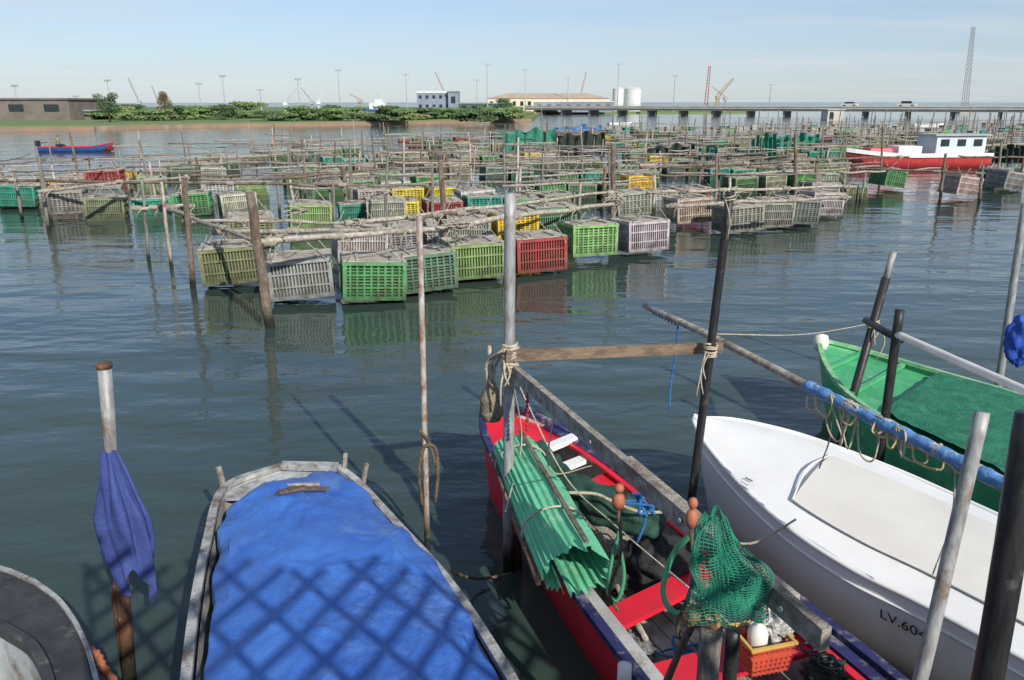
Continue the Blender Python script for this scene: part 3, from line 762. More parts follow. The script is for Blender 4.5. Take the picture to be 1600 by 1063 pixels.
for i in range(0,60):
    t=i/59; row=[]
    k=15+t*18; k0=int(min(k,32)); fr=k-k0
    a=L[k0].lerp(L[k0+1],fr); b=R[k0].lerp(R[k0+1],fr)
    for j in range(61):
        s=j/60; p=a.lerp(b,.04+.9*s+(.015*noise.noise(V((i*.3,0,0))) if j in(0,60) else 0)); p.z=.69+.03*math.sin(math.pi*s)+.03*noise.noise(p*1.6)-.025*abs(noise.noise(p*3.2))+.006*noise.noise(p*12); row.append(p)
    rows_.append(row)
m=MB(); m.grid(rows_); m.build('green_mesh_cover',M('flat_green_mesh',(.035,.27,.15),(.02,.17,.10),9,.75,.5,60,weave=30,dirt=(.08,.36,.22),dscale=7),None,True,'flat green plastic mesh spread over the aft half of the green boat','mesh cover')
# ---------------------------------------------------------- foreground poles
def pole3(pts,r,mat,label,name='mooring_pole',n=12,wob=.05,r2=None,cat='pole',grp='mooring poles in the foreground'):
    m=MB(); q=cr(pts,18); r2=r2 or r
    m.tube(q,[r+(r2-r)*i/17 for i in range(18)],n,wob=wob); return m.build(name,mat,None,True,label,cat,grp)
b=P(203,1063,0); t=W(163,573,b.y)
rt=empty('mooring_pole',b,'rusty mooring pole with grey upper half, between the dark boat and the tarp boat','pole','mooring poles in the foreground')
d=t-b; m=MB(); m.tube([b-d*.25,b+d*.3,b+d*.62],[.042,.04,.038],12,wob=.08); m.build('rusty_section',m_rust,rt,True)
m=MB(); m.tube([b+d*.6,b+d*.8,t],[.036,.036,.037],12); m.build('grey_pipe_section',m_galv,rt,True)
m=MB(); m.lathe(t-V((0,0,.01)),[(.04,0),(.044,.02),(.04,.03),(.02,.03)],12); m.build('pipe_lip',m_rust,rt,True)
m=MB(); m.tube([b+d*.1+V((-.06,.02,-.5)),b+d*.3+V((-.05,.0,0)),b+d*.36+V((-.02,0,0))],.022,8,wob=.2); m.build('lashed_stick',m_rust,rt,True)
ctop=b+d*.765+V((.0,-.05,0)); rows_=[]
for j in range(56):
    s=j/55; row=[]; wd=.055+.13*min(1,s*2.2)*(1-.5*max(0,s-.6)/.4)
    for i in range(61):
        an=i/60*2*math.pi; fold_=1+.26*math.sin(an*4+s*2.0+1.5*noise.noise(V((s*2,an,0))))+.15*math.sin(an*7-s*4)
        rx=wd*.66*fold_; ry=wd*.4*fold_
        hem=.86*s*(1+.12*math.sin(an*2+1)+.03*math.sin(an*5))
        row.append(ctop+V((.01+.05*s+rx*math.cos(an),ry*math.sin(an),-hem)))
    rows_.append(row)
m=MB(); m.grid(rows_); m.build('blue_cloth',m_bluecloth,None,True,'faded blue cloth hanging furled on the rusty pole','cloth')
b=P(668,860,0); t=W(655,338,b.y)
d=t-b; pole3([b-d*.3,b,b+d*.4,t],.025,m_white_pipe,'thin peeling white and rusty pole in open water right of the tarp boat',r2=.022,wob=.15)
m=MB(); m.tube(cr([W(660,792,b.y),W(655,740,b.y-.05),W(662,700,b.y-.05),W(680,700,b.y-.05),W(684,740,b.y-.05),W(680,785,b.y-.05)],24),.014,8,wob=.3)
m.tube(cr([W(655,672,b.y-.04),W(670,690,b.y-.04),W(682,730,b.y-.05)],10),.011,6); m.build('rope_loop',m_ropedark,None,True,'stiff brown rope loop hanging on the thin peeling pole','rope')
b=P(794,893,0); t=W(797,302,b.y); d=t-b
pole3([b-d*.3,b,b+d*.5,t],.044,m_galv,'tall thick grey metal pole rising beside the red boat bow',r2=.04,wob=.04,n=14)
pole3([b+V((.06,.06,-.8)),b+V((.07,.05,0)),b+V((.05,.04,.3))],.04,m_rust,'short rusty stub beside the foot of the tall grey pole',wob=.1)
G=b.copy()
def lash(c,r,label,mat=m_rope,n=50,s=.016,h=.1,tails=3,ax=V((0,0,1)),rr_=.012):
    m=MB(); pts=[]; n1=ax.orthogonal().normalized(); n2=ax.cross(n1)
    for q in range(n):
        an=q*.9; pts.append(c+ax*((q/n-.5)*h+random.uniform(-.01,.01))+(n1*math.cos(an)+n2*math.sin(an))*(r+random.uniform(.004,.014)))
    m.tube(pts,rr_,6)
    for k in range(tails):
        a=c+V((random.uniform(-.05,.05),-r,0)); L_=random.uniform(.15,.4)
        m.tube(cr([a,a+V((random.uniform(-.06,.06),-.03,-L_*.5)),a+V((random.uniform(-.06,.06),-.02,-L_))],8),rr_*.7,5)
    return m.build('rope_lashing',mat,None,True,label,'rope','rope lashings on the foreground poles')
lash(W(797,560,G.y),.046,'pale rope lashing where the cross board meets the tall grey pole',h=.22,n=70)
A=W(790,556,G.y-.06); B=W(1128,543,6.05); m=MB(); m.bar(A,B,.03,.085); m.build('cross_board',M('brown_board',(.28,.20,.14),(.15,.105,.075),4,.8,.4,25,(.6,4,4),dirt=(.38,.34,.28),dscale=3),None,False,'brown board running level from the tall grey pole to the black pole','board')
A=W(806,583,G.y-.05); B=P(1290,1000,1.62); rt=empty('long_plank',(A+B)/2,'long weathered plank slanting over the red boat from the tall grey pole','plank')
m=MB(); m.bar(A,B,.045,.10); m.build('board',m_greywood,rt)
m=MB(); m.bar(A.lerp(B,.5)+V((.05,.02,-.01)),A.lerp(B,.93)+V((.05,.02,-.01)),.025,.085); m.build('doubling_board',m_polewood,rt)
for f in(.4,.7,.93): m=MB(); m.lathe(A.lerp(B,f)+V((-.025,-.02,0)),[(.0,0),(.012,0),(.012,.008),(0,.008)],8,ax=V((-.8,-.5,0)).normalized()); m.build('nail_head',m_steel,rt)
plA,plB=A,B
c=W(768,640,G.y+.15); m=MB(); pr=[(.01,0),(.07,.02),(.09,.08),(.085,.15),(.09,.2),(.05,.27),(.025,.31),(.0,.32)]
m.lathe(c-V((0,0,.1)),pr,14); m.build('mossy_fender',m_moss,None,True,'shaggy mossy bundle hanging by rope left of the tall grey pole','fender')
m=MB()
for k in range(5): m.tube(cr([c+V((random.uniform(-.04,.04),0,.2)),c+V((random.uniform(-.05,.05),-.02,.38)),W(785+k*4,548,G.y-.05)],10),.009,6)
m.tube([c+V((0,.02,.1)),c+V((-.005,.02,.5))],.022,7); m.build('fender_rope',m_rope,None,True,'rope strands holding the shaggy bundle to the tall grey pole','rope')
b=P(1072,850,0); t=W(1141,300,b.y); d=t-b
pole3([b-d*.25,b,b+d*.5,t],.036,m_black,'tall leaning black pole between the red boat and the white boat',r2=.033,wob=.03)
BY=b.y
def onb(py): return W(1072+(850-py)/550*69,py,BY)
lash(onb(548),.04,'thin pale rope tied round the leaning black pole',h=.12,n=40,rr_=.008)
lash(onb(310),.036,'pale twine tied round the top of the leaning black pole',h=.06,n=16,rr_=.006,tails=1)
A=P(1008,478,1.62); B=P(1640,795,1.6); pole3([A,A.lerp(B,.3)+V((0,0,.02)),A.lerp(B,.7),B],.030,m_polewood,'long bleached wooden pole slanting over the white boat',r2=.034,wob=.2,name='wooden_pole',n=12)
LA,LB=A,B
def onl(f): return LA.lerp(LB,f)
pts=[onl(.57+.43*k/14)+V((0,0,.010)) for k in range(15)]
m=MB(); q=cr(pts,90); m.tube(q,[.0385+.003*math.sin(i*.9)+.003*random.random() for i in range(90)],12,wob=.12); m.build('blue_wrapping',M('blue_wrap',(.16,.38,.72),(.10,.27,.58),14,.7,.5,30,dirt=(.6,.6,.56),dscale=6,dlo=.56,dhi=.62),None,True,'light blue cloth wrapped round the bleached wooden pole','wrapping')
q=[onl(.03+.12*k/60)+V((0,.036*math.cos(k*.9),.036*math.sin(k*.9))) for k in range(60)]; m=MB(); m.tube(q+cr([onl(.15),onl(.14)+V((.02,0,-.25)),onl(.135)+V((.0,0,-.6)),onl(.15)+V((-.03,0,-.85))],12),.009,6)
m.build('wound_blue_rope',m_ropeblue,None,True,'blue cord wound on the far tip of the bleached wooden pole','rope')
for k,(mat,lab,nl,lo_,hi_) in enumerate([(m_rope,'pale rope loops hanging under the blue wrapping',10,.58,.80),(m_ropeyel,'yellow rope loops hanging under the blue wrapping',9,.60,.9)]):
    m=MB(); path=[]
    for j in range(nl):
        f0=lo_+(hi_-lo_)*(j/nl)+random.uniform(-.02,.02); f1=f0+random.uniform(.02,.06); a=onl(f0)+V((0,-.045,random.uniform(-.02,.04))); c2=onl(f1)+V((random.uniform(-.03,.03),-.045,.0)); dp=random.choice([.03,.06,.1,.22])
        path+=[a,a.lerp(c2,.3)+V((random.uniform(-.05,.05),-.03,-dp)),a.lerp(c2,.7)+V((random.uniform(-.05,.05),-.04,-dp*1.1)),c2,c2+V((0,.03,.045))]
    m.tube(cr(path,len(path)*9),.0065,6)
    m.build('rope_tangle',mat,None,True,lab,'rope')
for k,(f,l,lab) in enumerate(((.62,.5,'thin brown cord dangling under the left of the blue wrapping'),(.86,.7,'long pale cord dangling at the right of the blue wrapping'))):
    m=MB(); a=onl(f)+V((0,-.05,0)); m.tube(cr([a,a+V((.02,-.02,-l*.5)),a+V((-.02,0,-l))],10),.005,5); m.build('dangling_cord',m_ropedark if k==0 else m_rope,None,True,lab,'rope')
b=P(1308,706,0); t=W(1396,394,b.y); d=t-b
rt=empty('mooring_pole',b,'leaning pole with black lower part and grey top, by the green boat bow','pole','mooring poles in the foreground')
m=MB(); m.tube([b-d*.3,b,b+d*.88],.042,12,wob=.03); m.build('black_sleeve',m_black,rt,True)
m=MB(); m.tube([b+d*.86,t],.032,12); m.build('grey_top',m_galv,rt,True); n1=b+d*.66
b=P(1368,762,0); t=W(1406,484,b.y); d=t-b; pole3([b-d*.3,b,b+d*.5,t],.04,m_black,'short black pole in front of the green deck, left end of the white pipe',wob=.03); n2=b+d*.84
m=MB(); m.tube([n1+V((-.08,0,.03)),n1.lerp(n2,.5),n2+V((.05,0,0))],.035,10,wob=.2); m.build('dark_crosspiece',m_black,None,True,'short dark crosspiece joining the two black poles','crosspiece')
lash(n1,.045,'pale rope tied where the dark crosspiece meets the leaning pole',h=.09,n=24,rr_=.009)
pole3([P(1400,522,1.52),P(1500,566,1.52),P(1680,645,1.52)],.034,m_pvc,'straight white plastic pipe over the green boat',name='white_pipe')
m=MB(); m.tube(cr([onb(522),onb(522).lerp(n1,.5)+V((0,0,-.06)),n1],16),.005,5); m.build('thin_line',m_rope,None,True,'thin taut line from the tall black pole to the poles by the green boat','rope')
b=P(1553,650,0); t=W(1602,318,b.y); pole3([b-V((0,0,.7)),b,(b+t)/2,t],.045,m_galv,'tall grey pole at the right edge behind the green boat',r2=.04)
lump(W(1594,532,8.35),.15,.13,.27,0,.3,2.2,seed=21).build('blue_bundle',M('bright_blue_cloth',(.03,.10,.5),(.02,.07,.35),5,.7,.3,15),None,True,'bright blue bundle hanging at the right edge by the tall grey pole','cloth')
pole3([V((1.81,3.12,-.5)),V((2.05,3.35,.72)),V((2.17,3.48,1.4)),V((2.28,3.6,2.07))],.036,m_galv,'grey metal pole leaning in front of the white boat hull number',r2=.035,n=16)
pole3([V((2.13,3.0,-.5)),V((2.14,3.0,1.0)),V((2.17,3.1,2.26))],.066,m_black,'thick black pole at the right edge of the foreground',r2=.062,n=20,wob=.03)
rtp=P(1112,980,1.5)
pole3([V((rtp.x-.02,rtp.y,-.5)),V((rtp.x,rtp.y,.5)),rtp],.048,m_post,'thick grey wooden stump under the green net bag',n=12,wob=.15,r2=.045)
p=P(976,1040,.95); pole3([p-V((0,0,1.4)),p-V((0,0,.5)),p],.034,m_pvc,'pale pipe end poking up at the bottom edge',n=14)
p=P(1146,985,1.4); pole3([p-V((.03,0,1.5)),p-V((0,0,.5)),p],.03,m_black,'thin black post beside the grey stump',n=12)
# ------------------------------------------------------- gear on the red boat
A=P(803,702,.82); B=P(898,893,.76); ax=(B-A).normalized(); sd2=V((ax.y,-ax.x,0)).normalized(); up2=sd2.cross(ax); up2=up2 if up2.z>0 else -up2; rows_=[]
for i in range(60):
    t=i/59; c=A.lerp(B,t); row=[]
    for k in range(301):
        an=math.radians(-70+k*1.15); r=.125+.04*(k/300)+.010*math.cos(k*.5)+.018*noise.noise(V((t*3,k*.03,1)))+.03*t
        e=(.07*noise.noise(V((k*.07,5 if i<25 else 9,0)))+.02*math.cos(k*.5)) if i in(0,59) else 0
        row.append(c+sd2*math.cos(an)*r*1.2+up2*math.sin(an)*r*.9+ax*e)
    rows_.append(row)
rt=empty('green_mesh_roll',(A+B)/2,'stiff light green corrugated mesh sheet rolled over the side of the red boat','mesh roll')
m=MB(); m.grid(rows_); m.build('corrugated_sheet',m_meshgreen,rt,True)
m=MB(); m.bar(A+sd2*.19+V((0,0,-.03)),B+sd2*.23+V((0,0,-.05)),.03,.03); m.build('wooden_batten',m_wood,rt)
m=MB(); m.bar(A-sd2*.05+V((0,0,.16)),B-sd2*.07+V((0,0,.195)),.03,.015); m.build('wooden_batten',m_wood,rt)
for f in(.15,.72):
    m=MB(); c=A.lerp(B,f); m.tube([c+sd2*math.cos(a_/10)*(.20+.03*f)+up2*(math.sin(a_/10)*(.155+.03*f)) for a_ in range(-8,38)],.008,6)
    m.build('tie_cord',m_rope,rt,True)
pts=[P(832,705,.75),P(870,748,.72),P(915,778,.7),P(970,800,.68),P(1035,822,.66)]
q=cr(pts,60); m=MB(); m.tube(q,[(.10+.035*math.sin(i/59*math.pi)+.02*noise.noise(V((i*.25,0,0))))*(.75 if i in(0,59) else 1) for i in range(60)],30,wob=.6); m.build('canvas_roll',m_darkgreen,None,True,'bundle of dark green canvas lying along the red boat behind the mesh roll','canvas')
m=MB(); m.tube(cr([P(885,770,.86),P(930,772,.86),P(960,785,.84),P(1000,800,.82),P(1040,800,.8)],20),.012,6); m.build('pale_rope',m_rope,None,True,'pale rope lying along the dark green canvas','rope')
lump(P(1030,885,.32),.24,.30,.2,.4,.35,2.5,seed=2).build('black_bag',m_blackcloth,None,True,'crumpled black bag on the floor of the red boat','bag')
lump(P(955,905,.28),.10,.14,.12,.4,.35,2.5,seed=5).build('dark_bundle',m_netdark,None,True,'small dark bundle on the floor left of the black bag','bundle')
lump(P(985,1010,.2),.12,.16,.07,.4,.5,3,seed=15).build('grey_netting',M('grey_netting',(.35,.36,.36),(.12,.13,.13),30,.9,.6,60),None,True,'grey netting heap on the floor behind the nearest red thwart','net')
m=MB(); cc=P(935,850,.2); pts=[cc+V((random.gauss(0,.09),random.gauss(0,.12),abs(random.gauss(0,.02)))) for _ in range(22)]; m.tube(cr(pts,150),.008,5); m.build('floor_rope',m_rope,None,True,'loose pale rope on the floor boards of the red boat','rope')
m=MB(); cc=P(1080,1030,.2); pts=[cc+V((random.gauss(0,.09),random.gauss(0,.09),abs(random.gauss(0,.02)))) for _ in range(20)]; m.tube(cr(pts,130),.008,5); m.build('floor_rope',m_ropeblue,None,True,'loose blue rope on the floor boards near the grey stump','rope')
m=MB(); m.tube([P(900,800,.3),P(1010,1000,.3)],.018,8); m.build('wooden_oar_shaft',m_polewood,None,True,'pale shaft lying along the floor of the red boat','oar')
def floats(px,py,z,label,k=.8):
    r=empty('float_string',P(px,py,z),label,'float'); c=P(px,py,z)
    m=MB(); m.lathe(c,[(a*k,b*1.1) for a,b in [(0,0),(.03,.01),(.038,.04),(.03,.07),(.015,.08),(0,.08)]],14); m.build('float',m_terra,r,True)
    m=MB(); m.lathe(c+V((0,0,.088)),[(a*k,b) for a,b in [(0,0),(.02,.01),(.03,.03),(.022,.05),(0,.06)]],14); m.build('float',m_terra,r,True)
    m=MB(); m.tube(cr([c,c+V((.02,-.02,-.25)),c+V((-.03,0,-.5)),c+V((.02,0,-.62))],14),.010,6); m.build('cord',m_ropedark,r,True)
floats(966,795,1.46,'pair of terracotta floats hanging from the plank near the blue rope',.95)
floats(1080,825,1.74,'pair of terracotta floats hanging on the plank above the green hose',.75)
c=W(1003,785,plA.lerp(plB,.38).y); m=MB(); pts=[c+V((random.gauss(0,.05),random.gauss(0,.03)-.02,random.gauss(0,.05))) for _ in range(14)]; m.tube(cr(pts,90)+cr([c,c+V((.02,-.02,-.12)),c+V((-.02,-.03,-.25))],8),.009,6)
m.build('blue_rope_knot',m_ropeblue,None,True,'bright blue rope knotted round the slanting plank','rope')
m=MB(); m.tube(cr([P(1082,832,1.5),P(1050,870,1.35),P(1036,925,1.2),P(1055,958,1.15),P(1095,950,1.2)],30),.015,10); m.build('green_hose',m_hose,None,True,'curved green hose hanging beside the black bag','hose')
m=MB(); m.tube(cr([P(968,830,1.2),P(955,880,1.0),P(950,925,.85),P(965,938,.8),P(975,900,.95),P(968,850,1.15)],30),.011,8); m.build('hose_loop',m_hose,None,True,'thin green hose loop hanging below the left floats','hose')
for k,(pp,lab) in enumerate([([W(800,580,G.y-.05),P(880,740,1.0),P(960,820,.9),P(1090,930,.85)],'longest thin pale line from the tall grey pole over the red boat'),([W(800,590,G.y-.05),P(815,690,1.0),P(790,800,.8)],'thin pale line from the tall grey pole to the green mesh roll'),([plA.lerp(plB,.22),plA.lerp(plB,.22)+V((-.02,0,-.45)),P(925,728,.62)],'thin pale line dropping from the plank to the white crossbeam')]):
    m=MB(); m.tube(cr(pp,26),.0055,5); m.build('thin_line',m_rope,None,True,lab,'rope')
m=MB(); A=plA.lerp(plB,.07)
for k in range(9): m.lathe(A+V((.0,-.02,-.06-.035*k)),[(0,-.02),(.012,-.008),(.012,.008),(0,.02)],8)
m.build('red_chain',m_ropered,None,True,'short red chain hanging below the far end of the slanting plank','chain')
c=P(1143,872,1.80); rows_=[]
for j in range(44):
    t=j/43; z=.18-.44*t; row=[]
    wd=.035+.12*math.sin(min(1,t*1.2)*math.pi*.55)*(1-.2*max(0,t-.75)*4)
    for i in range(50):
        an=2*math.pi*i/50; f=1+.16*math.sin(an*5+t*3)+.5*noise.noise(V((math.cos(an)*1.3,math.sin(an)*1.3,t*2.6)))
        row.append(c+V((wd*f*math.cos(an)-.07*(1-t)+.02*t,wd*.6*f*math.sin(an),z+.05*noise.noise(V((math.cos(an)*1.5,math.sin(an)*1.5,t*3))))))
    rows_.append(row)
rt=empty('green_net_bag',c,'loose green fishing net bag slung over the plank end beside the baskets','net bag')
m=MB(); m.grid(rows_,closed=True); o=m.build('outer_mesh',m_netgreen,rt,False); w=o.modifiers.new('w','WIREFRAME'); w.thickness=.0032; w.use_replace=True
m=MB(); m.grid([[c+V((.015,0,-.06))+(p-c)*.62+V((.04*noise.noise(p*12),.03*noise.noise(p*12+V((5,0,0))),.03*noise.noise(p*9))) for p in r] for r in rows_],closed=True); o=m.build('inner_mesh',m_netgreen,rt,False); w=o.modifiers.new('w','WIREFRAME'); w.thickness=.0035; w.use_replace=True
lump(P(1088,962,1.5),.055,.04,.04,.3,.5,3,24,16,4).build('orange_cloth_knot',m_tan,None,True,'tan orange rag knotted below the green hose','cloth')
m=MB(); m.tube(cr([P(1085,970,1.45),P(1065,1010,1.3),P(1040,1070,1.1)],10),[.016]*10,8,wob=.3)
m.build('twisted_stick',m_ropedark,None,True,'twisted brown stick hanging down from the tan rag','stick')
m=MB(); m.tube(cr([P(1080,960,1.5),P(1100,945,1.55),P(1125,975,1.55),P(1100,975,1.5),P(1090,950,1.5),P(1115,955,1.56)],16),.014,8,wob=.3); m.build('tan_strap',m_tan,None,True,'tan strap tied round the top of the grey stump','strap')
def basket(c,w,l,h,rot,mat,label,rimm=None):
    r=empty('plastic_basket',c,label,'basket'); R3=Matrix.Rotation(rot,3,'Z'); m=MB()
    for k in range(4):
        z=h*(k+.5)/4; s=.86+.14*z/h
        for sx in(-1,1):
            m.box(c+R3@V((sx*w/2*s,0,z)),(.008,l*s,.018),R3); m.box(c+R3@V((0,sx*l/2*s,z)),(w*s,.008,.018),R3)
    for k in range(9):
        f=-.5+k/8
        for sx in(-1,1):
            m.bar(c+R3@V((sx*w/2*.86,f*l*.86,0)),c+R3@V((sx*w/2,f*l,h)),.012,.006); m.bar(c+R3@V((f*w*.86,sx*l/2*.86,0)),c+R3@V((f*w,sx*l/2,h)),.012,.006)
    m.box(c+V((0,0,.004)),(w*.84,l*.84,.008),R3); m.build('lattice_wall',mat,r)
    m=MB()
    for sx in(-1,1):
        m.box(c+R3@V((sx*w/2,0,h)),(.016,l+.02,.014),R3); m.box(c+R3@V((0,sx*l/2,h)),(w+.02,.016,.016),R3)
    m.build('rim',rimm or mat,r)
    return r
bc=P(1188,1036,.52)
basket(bc,.25,.21,.13,.25,m_orange,'dull red plastic basket at the bottom of the stack in the red boat')
basket(bc+V((0,.01,.05)),.265,.225,.13,.27,m_orange,'red basket with yellowish rim nested in the lower red basket',m_yellow)
c=bc+V((-.03,.0,.10)); r=empty('plastic_bottle',c,'cream plastic bottle with a cap standing in the nested baskets','bottle')
m=MB(); m.lathe(c,[(0,0),(.05,0),(.055,.02),(.055,.10),(.035,.14),(.015,.155),(.015,.175),(0,.175)],18); m.build('bottle_body',m_beige,r,True)
m=MB(); m.lathe(c+V((0,0,.17)),[(0,0),(.018,0),(.018,.025),(0,.025)],12); m.build('cap',m_blackcloth,r,True)
lump(bc+V((.09,.12,.16)),.11,.11,.10,.3,.7,4,40,26,6).build('white_cloth',M('white_cloth',(.7,.7,.68),(.25,.25,.25),22,.8,.5,30),None,True,'crumpled white and grey cloth heaped behind the bottle','cloth')
m=MB(); pts=[]
for k in range(100): 
    cc=P(1262+k*.4,1010+k*.35,.5); a_=k/5; pts.append(cc+V((.055*math.cos(a_),.04*math.sin(a_),.006)))
m.tube(pts,.008,6)
m.build('black_cord_coil',m_black,None,True,'coil of thin black cord on the side deck right of the baskets','cord')
lump(P(1290,1050,.42),.12,.10,.07,.3,.5,3,seed=9).build('netting_heap',m_netdark,None,True,'small heap of dark netting right of the baskets, bottom edge','net')
m=MB(); m.tube(cr([P(1243,812,.78),P(1205,835,.6),P(1165,850,.5),P(1095,835,.5)],14),.009,6); m.build('mooring_rope',m_rope,None,True,'pale mooring rope from the white boat to the red boat','rope','mooring ropes')
m=MB(); m.tube(cr([P(705,893,.45),P(735,903,.12),P(765,903,.05),P(800,896,.1)],14),.012,6); m.build('mooring_rope',m_ropedark,None,True,'brown mooring rope from the tarp boat to the tall grey pole foot','rope','mooring ropes')
# ------------------------------------------------------- quay and lattice behind the photographer
m=MB(); m.box((0,-6,.4),(40,11.6,3)); m.build('quay',m_conc,kind='structure')
m=MB(); 
x0,x1,z0,z1=.1,3.1,2.4,4.75; y=-.5
def clipbar(xa,za,xb,zb):
    pts=[]
    for s in range(0,301):
        t=s/300; x=xa+(xb-xa)*t; z=za+(zb-za)*t
        if x0<=x<=x1 and z<z1-.25*abs(math.sin(x*3.1))-.10*(x-x0): pts.append((x,z))
    if len(pts)>3: m.bar((pts[0][0],y,pts[0][1]),(pts[-1][0],y,pts[-1][1]),.02,.046)
k=x0-5
while k<x1+1:
    clipbar(k,z0,k+3.0,z1); k+=.27
k=x0-1
while k<x1+3:
    clipbar(k,z0,k-1.2,z1); k+=.42
fr=empty('lattice_fence',(1.5,y,1.9),'wooden lattice fence on the quay behind the photographer','fence')
m.build('lattice',m_greywood,fr)
for xx in(x0,x1): 
    m=MB(); m.bar((xx,y,1.9),(xx,y,z1-.3),.03,.03); m.build('fence_post',m_greywood,fr)
m=MB(); m.bar((x0,y,z0),(x1,y,z0),.03,.03); m.build('rail',m_greywood,fr)
# ------------------------------------------------------- far shore
edge=[P(-260,207),P(0,206),P(150,204),P(300,200),P(560,196),P(830,191)]
back=[W(845,170,300),W(1175,170,340),W(1190,165,900),W(-400,165,900)]
m=MB(); ring=[V((p.x,p.y,.7)) for p in edge]+[V((p.x,p.y,.7)) for p in back]
low=[V((p.x,p.y,-1)) for p in ring]; n=len(ring); m.add(ring+low,[list(range(n))]+[(i,(i+1)%n,n+(i+1)%n,n+i) for i in range(n)])
m.build('far_shore',m_land,kind='structure')
m=MB()
for a,b_ in zip(edge,edge[1:]):
    m.bar(V((a.x,a.y-.4,.25)),V((b_.x,b_.y-.4,.25)),.6,.6)
m.build('quay_wall',m_quay,kind='structure')
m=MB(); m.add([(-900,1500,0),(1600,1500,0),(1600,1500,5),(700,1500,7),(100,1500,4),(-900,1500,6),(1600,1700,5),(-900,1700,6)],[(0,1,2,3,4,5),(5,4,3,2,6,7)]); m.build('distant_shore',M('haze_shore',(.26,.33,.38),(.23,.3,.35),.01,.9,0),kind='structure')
def leaves(m,c,rad,n,size,rnd,mi=0):
    for _ in range(n):
        d=V((rnd.gauss(0,1),rnd.gauss(0,1),rnd.gauss(0,1))).normalized()*(rnd.random()**.4)
        p=c+V((d.x*rad[0],d.y*rad[1],d.z*rad[2]))
        a=V((rnd.gauss(0,1),rnd.gauss(0,1),rnd.gauss(0,.6))).normalized(); b_=a.orthogonal().normalized()
        s=size*rnd.uniform(.6,1.3); m.add([p+a*s,p+b_*s*.6,p-a*s,p-b_*s*.6],[(0,1,2,3)],mi)
def tree(px,pybase,pytop,Y,w,mat,label,conic=False,seed=0,trunk=True,name='tree'):
    rnd=random.Random(seed); base=W(px,pybase,Y); base.z=.7; top=W(px,pytop,Y).z; h=top-.7
    r=empty(name,base,label,'tree' if name=='tree' else 'bush','trees on the far shore' if name=='tree' else 'bushes on the far shore'); 
    if trunk:
        m=MB(); m.tube([base,base+V((.1,0,h*.35)),base+V((0,0,h*.75))],[.22,.15,.05],7)
        for k in range(5):
            a=rnd.uniform(0,6.28); m.tube([base+V((0,0,h*.3)),base+V((math.cos(a)*w*.3,math.sin(a)*w*.3,h*(.5+.08*k)))],[.08,.03],5)
        m.build('trunk',m_bark,r,True)
    m=MB(); nb=16
    for k in range(nb):
        t=(k+.5)/nb
        if conic: zz=h*(.15+.8*t); ww=w*.5*(1-t)+.15
        else: zz=h*(.1+.75*rnd.random() if not trunk else .35+.5*rnd.random()); ww=w*.42
        a=rnd.uniform(0,6.28); rr2=ww*rnd.uniform(.2,.9)
        leaves(m,base+V((math.cos(a)*rr2,math.sin(a)*rr2*.6,zz)),(w*.2,w*.2,h*.13),160,max(.09,w*.028),rnd)
    m.build('crown',mat,r)
tree(172,192,142,135,4.4,m_leafdark,'dark rounded tree on the far shore right of the brown building',seed=1)
tree(259,180,144,175,5.0,m_leafbrown,'cone shaped brownish tree on the far shore',True,2)
rnd=random.Random(11); lm=[m_leaf,m_leafyel,m_leafdark,m_leaf]
ln=['green','olive','dark green','green']
x=160; k=0
while x<800:
    Y=150+rnd.uniform(-8,26); w=rnd.uniform(5,10); tp=rnd.uniform(161,176) if x<600 else rnd.uniform(165,177)
    if 300<x<420: tp-=4
    tree(x,190,tp,Y,w,lm[k%4],f'{ln[k%4]} bush, {ORD[k]} from left in the scrub line behind the quay' if k<20 else f'{ln[k%4]} low bush at the right end of the scrub line',False,20+k,False,'bush')
    x+=rnd.uniform(15,26); k+=1
tree(790,180,152,260,6,m_leafdark,'small dark tree in front of the long warehouse',seed=77)
def building(name,label,px0,px1,pyt,Y,dep,wall,roofm,wins=(0,0),cat='building',roof_h=.5,base=.7,wz=None,gable=0):
    a=W(px0,pyt,Y);b_=W(px1,pyt,Y); h=a.z-base; r=empty(name,((a.x+b_.x)/2,Y+dep/2,base),label,cat); cx=(a.x+b_.x)/2; w=b_.x-a.x
    m=MB(); m.box((cx,Y+dep/2,base+h/2),(w,dep,h)); m.build('wall',wall,r)
    m=MB()
    if gable:
        m.add([(a.x-.3,Y-.3,base+h),(b_.x+.3,Y-.3,base+h),(b_.x+.3,Y+dep,base+h),(a.x-.3,Y+dep,base+h),(a.x+gable,Y+dep/2,base+h+roof_h),(b_.x-gable,Y+dep/2,base+h+roof_h)],[(0,1,5,4),(1,2,5),(2,3,4,5),(3,0,4)])
    else: m.box((cx,Y+dep/2,base+h+roof_h/2),(w+.6,dep+.6,roof_h))
    m.build('roof',roofm,r)
    nx,nz=wins
    for i in range(nx):
        for j in range(nz):
            m=MB(); ww=w/nx*.42; hh=h/nz*.35; c=V((a.x+w*(i+.5)/nx,Y-.03,base+h*(j+.6)/nz)); m.box(c,(ww,.1,hh)); o=m.build('window',m_glass,r)
    return r
building('brick_building','dark brown building with a flat roof at the left edge of the far shore',-60,106,156,150,14,m_wallbrown,m_wallbrown,(3,1),roof_h=.3)
building('low_shed','low dark shed attached right of the brown building',108,140,174,155,8,m_wallbrown,m_steel,(2,1),roof_h=.2)
building('office_block','white and slate coloured office block on the port shore',651,715,146,330,14,m_wallblue,m_wallwhite,(6,2),roof_h=.9)  # blue-grey wall colour stands for shade on this white block
building('office_annex','slate coloured block joined to the right of the white office block',700,716,144,328,5,m_wallblue,m_wallblue,(1,1),roof_h=.4)
building('long_warehouse','long cream warehouse with a tan hipped roof',762,952,154,340,25,m_cream,m_rooftan,(16,1),roof_h=2.2,gable=8)
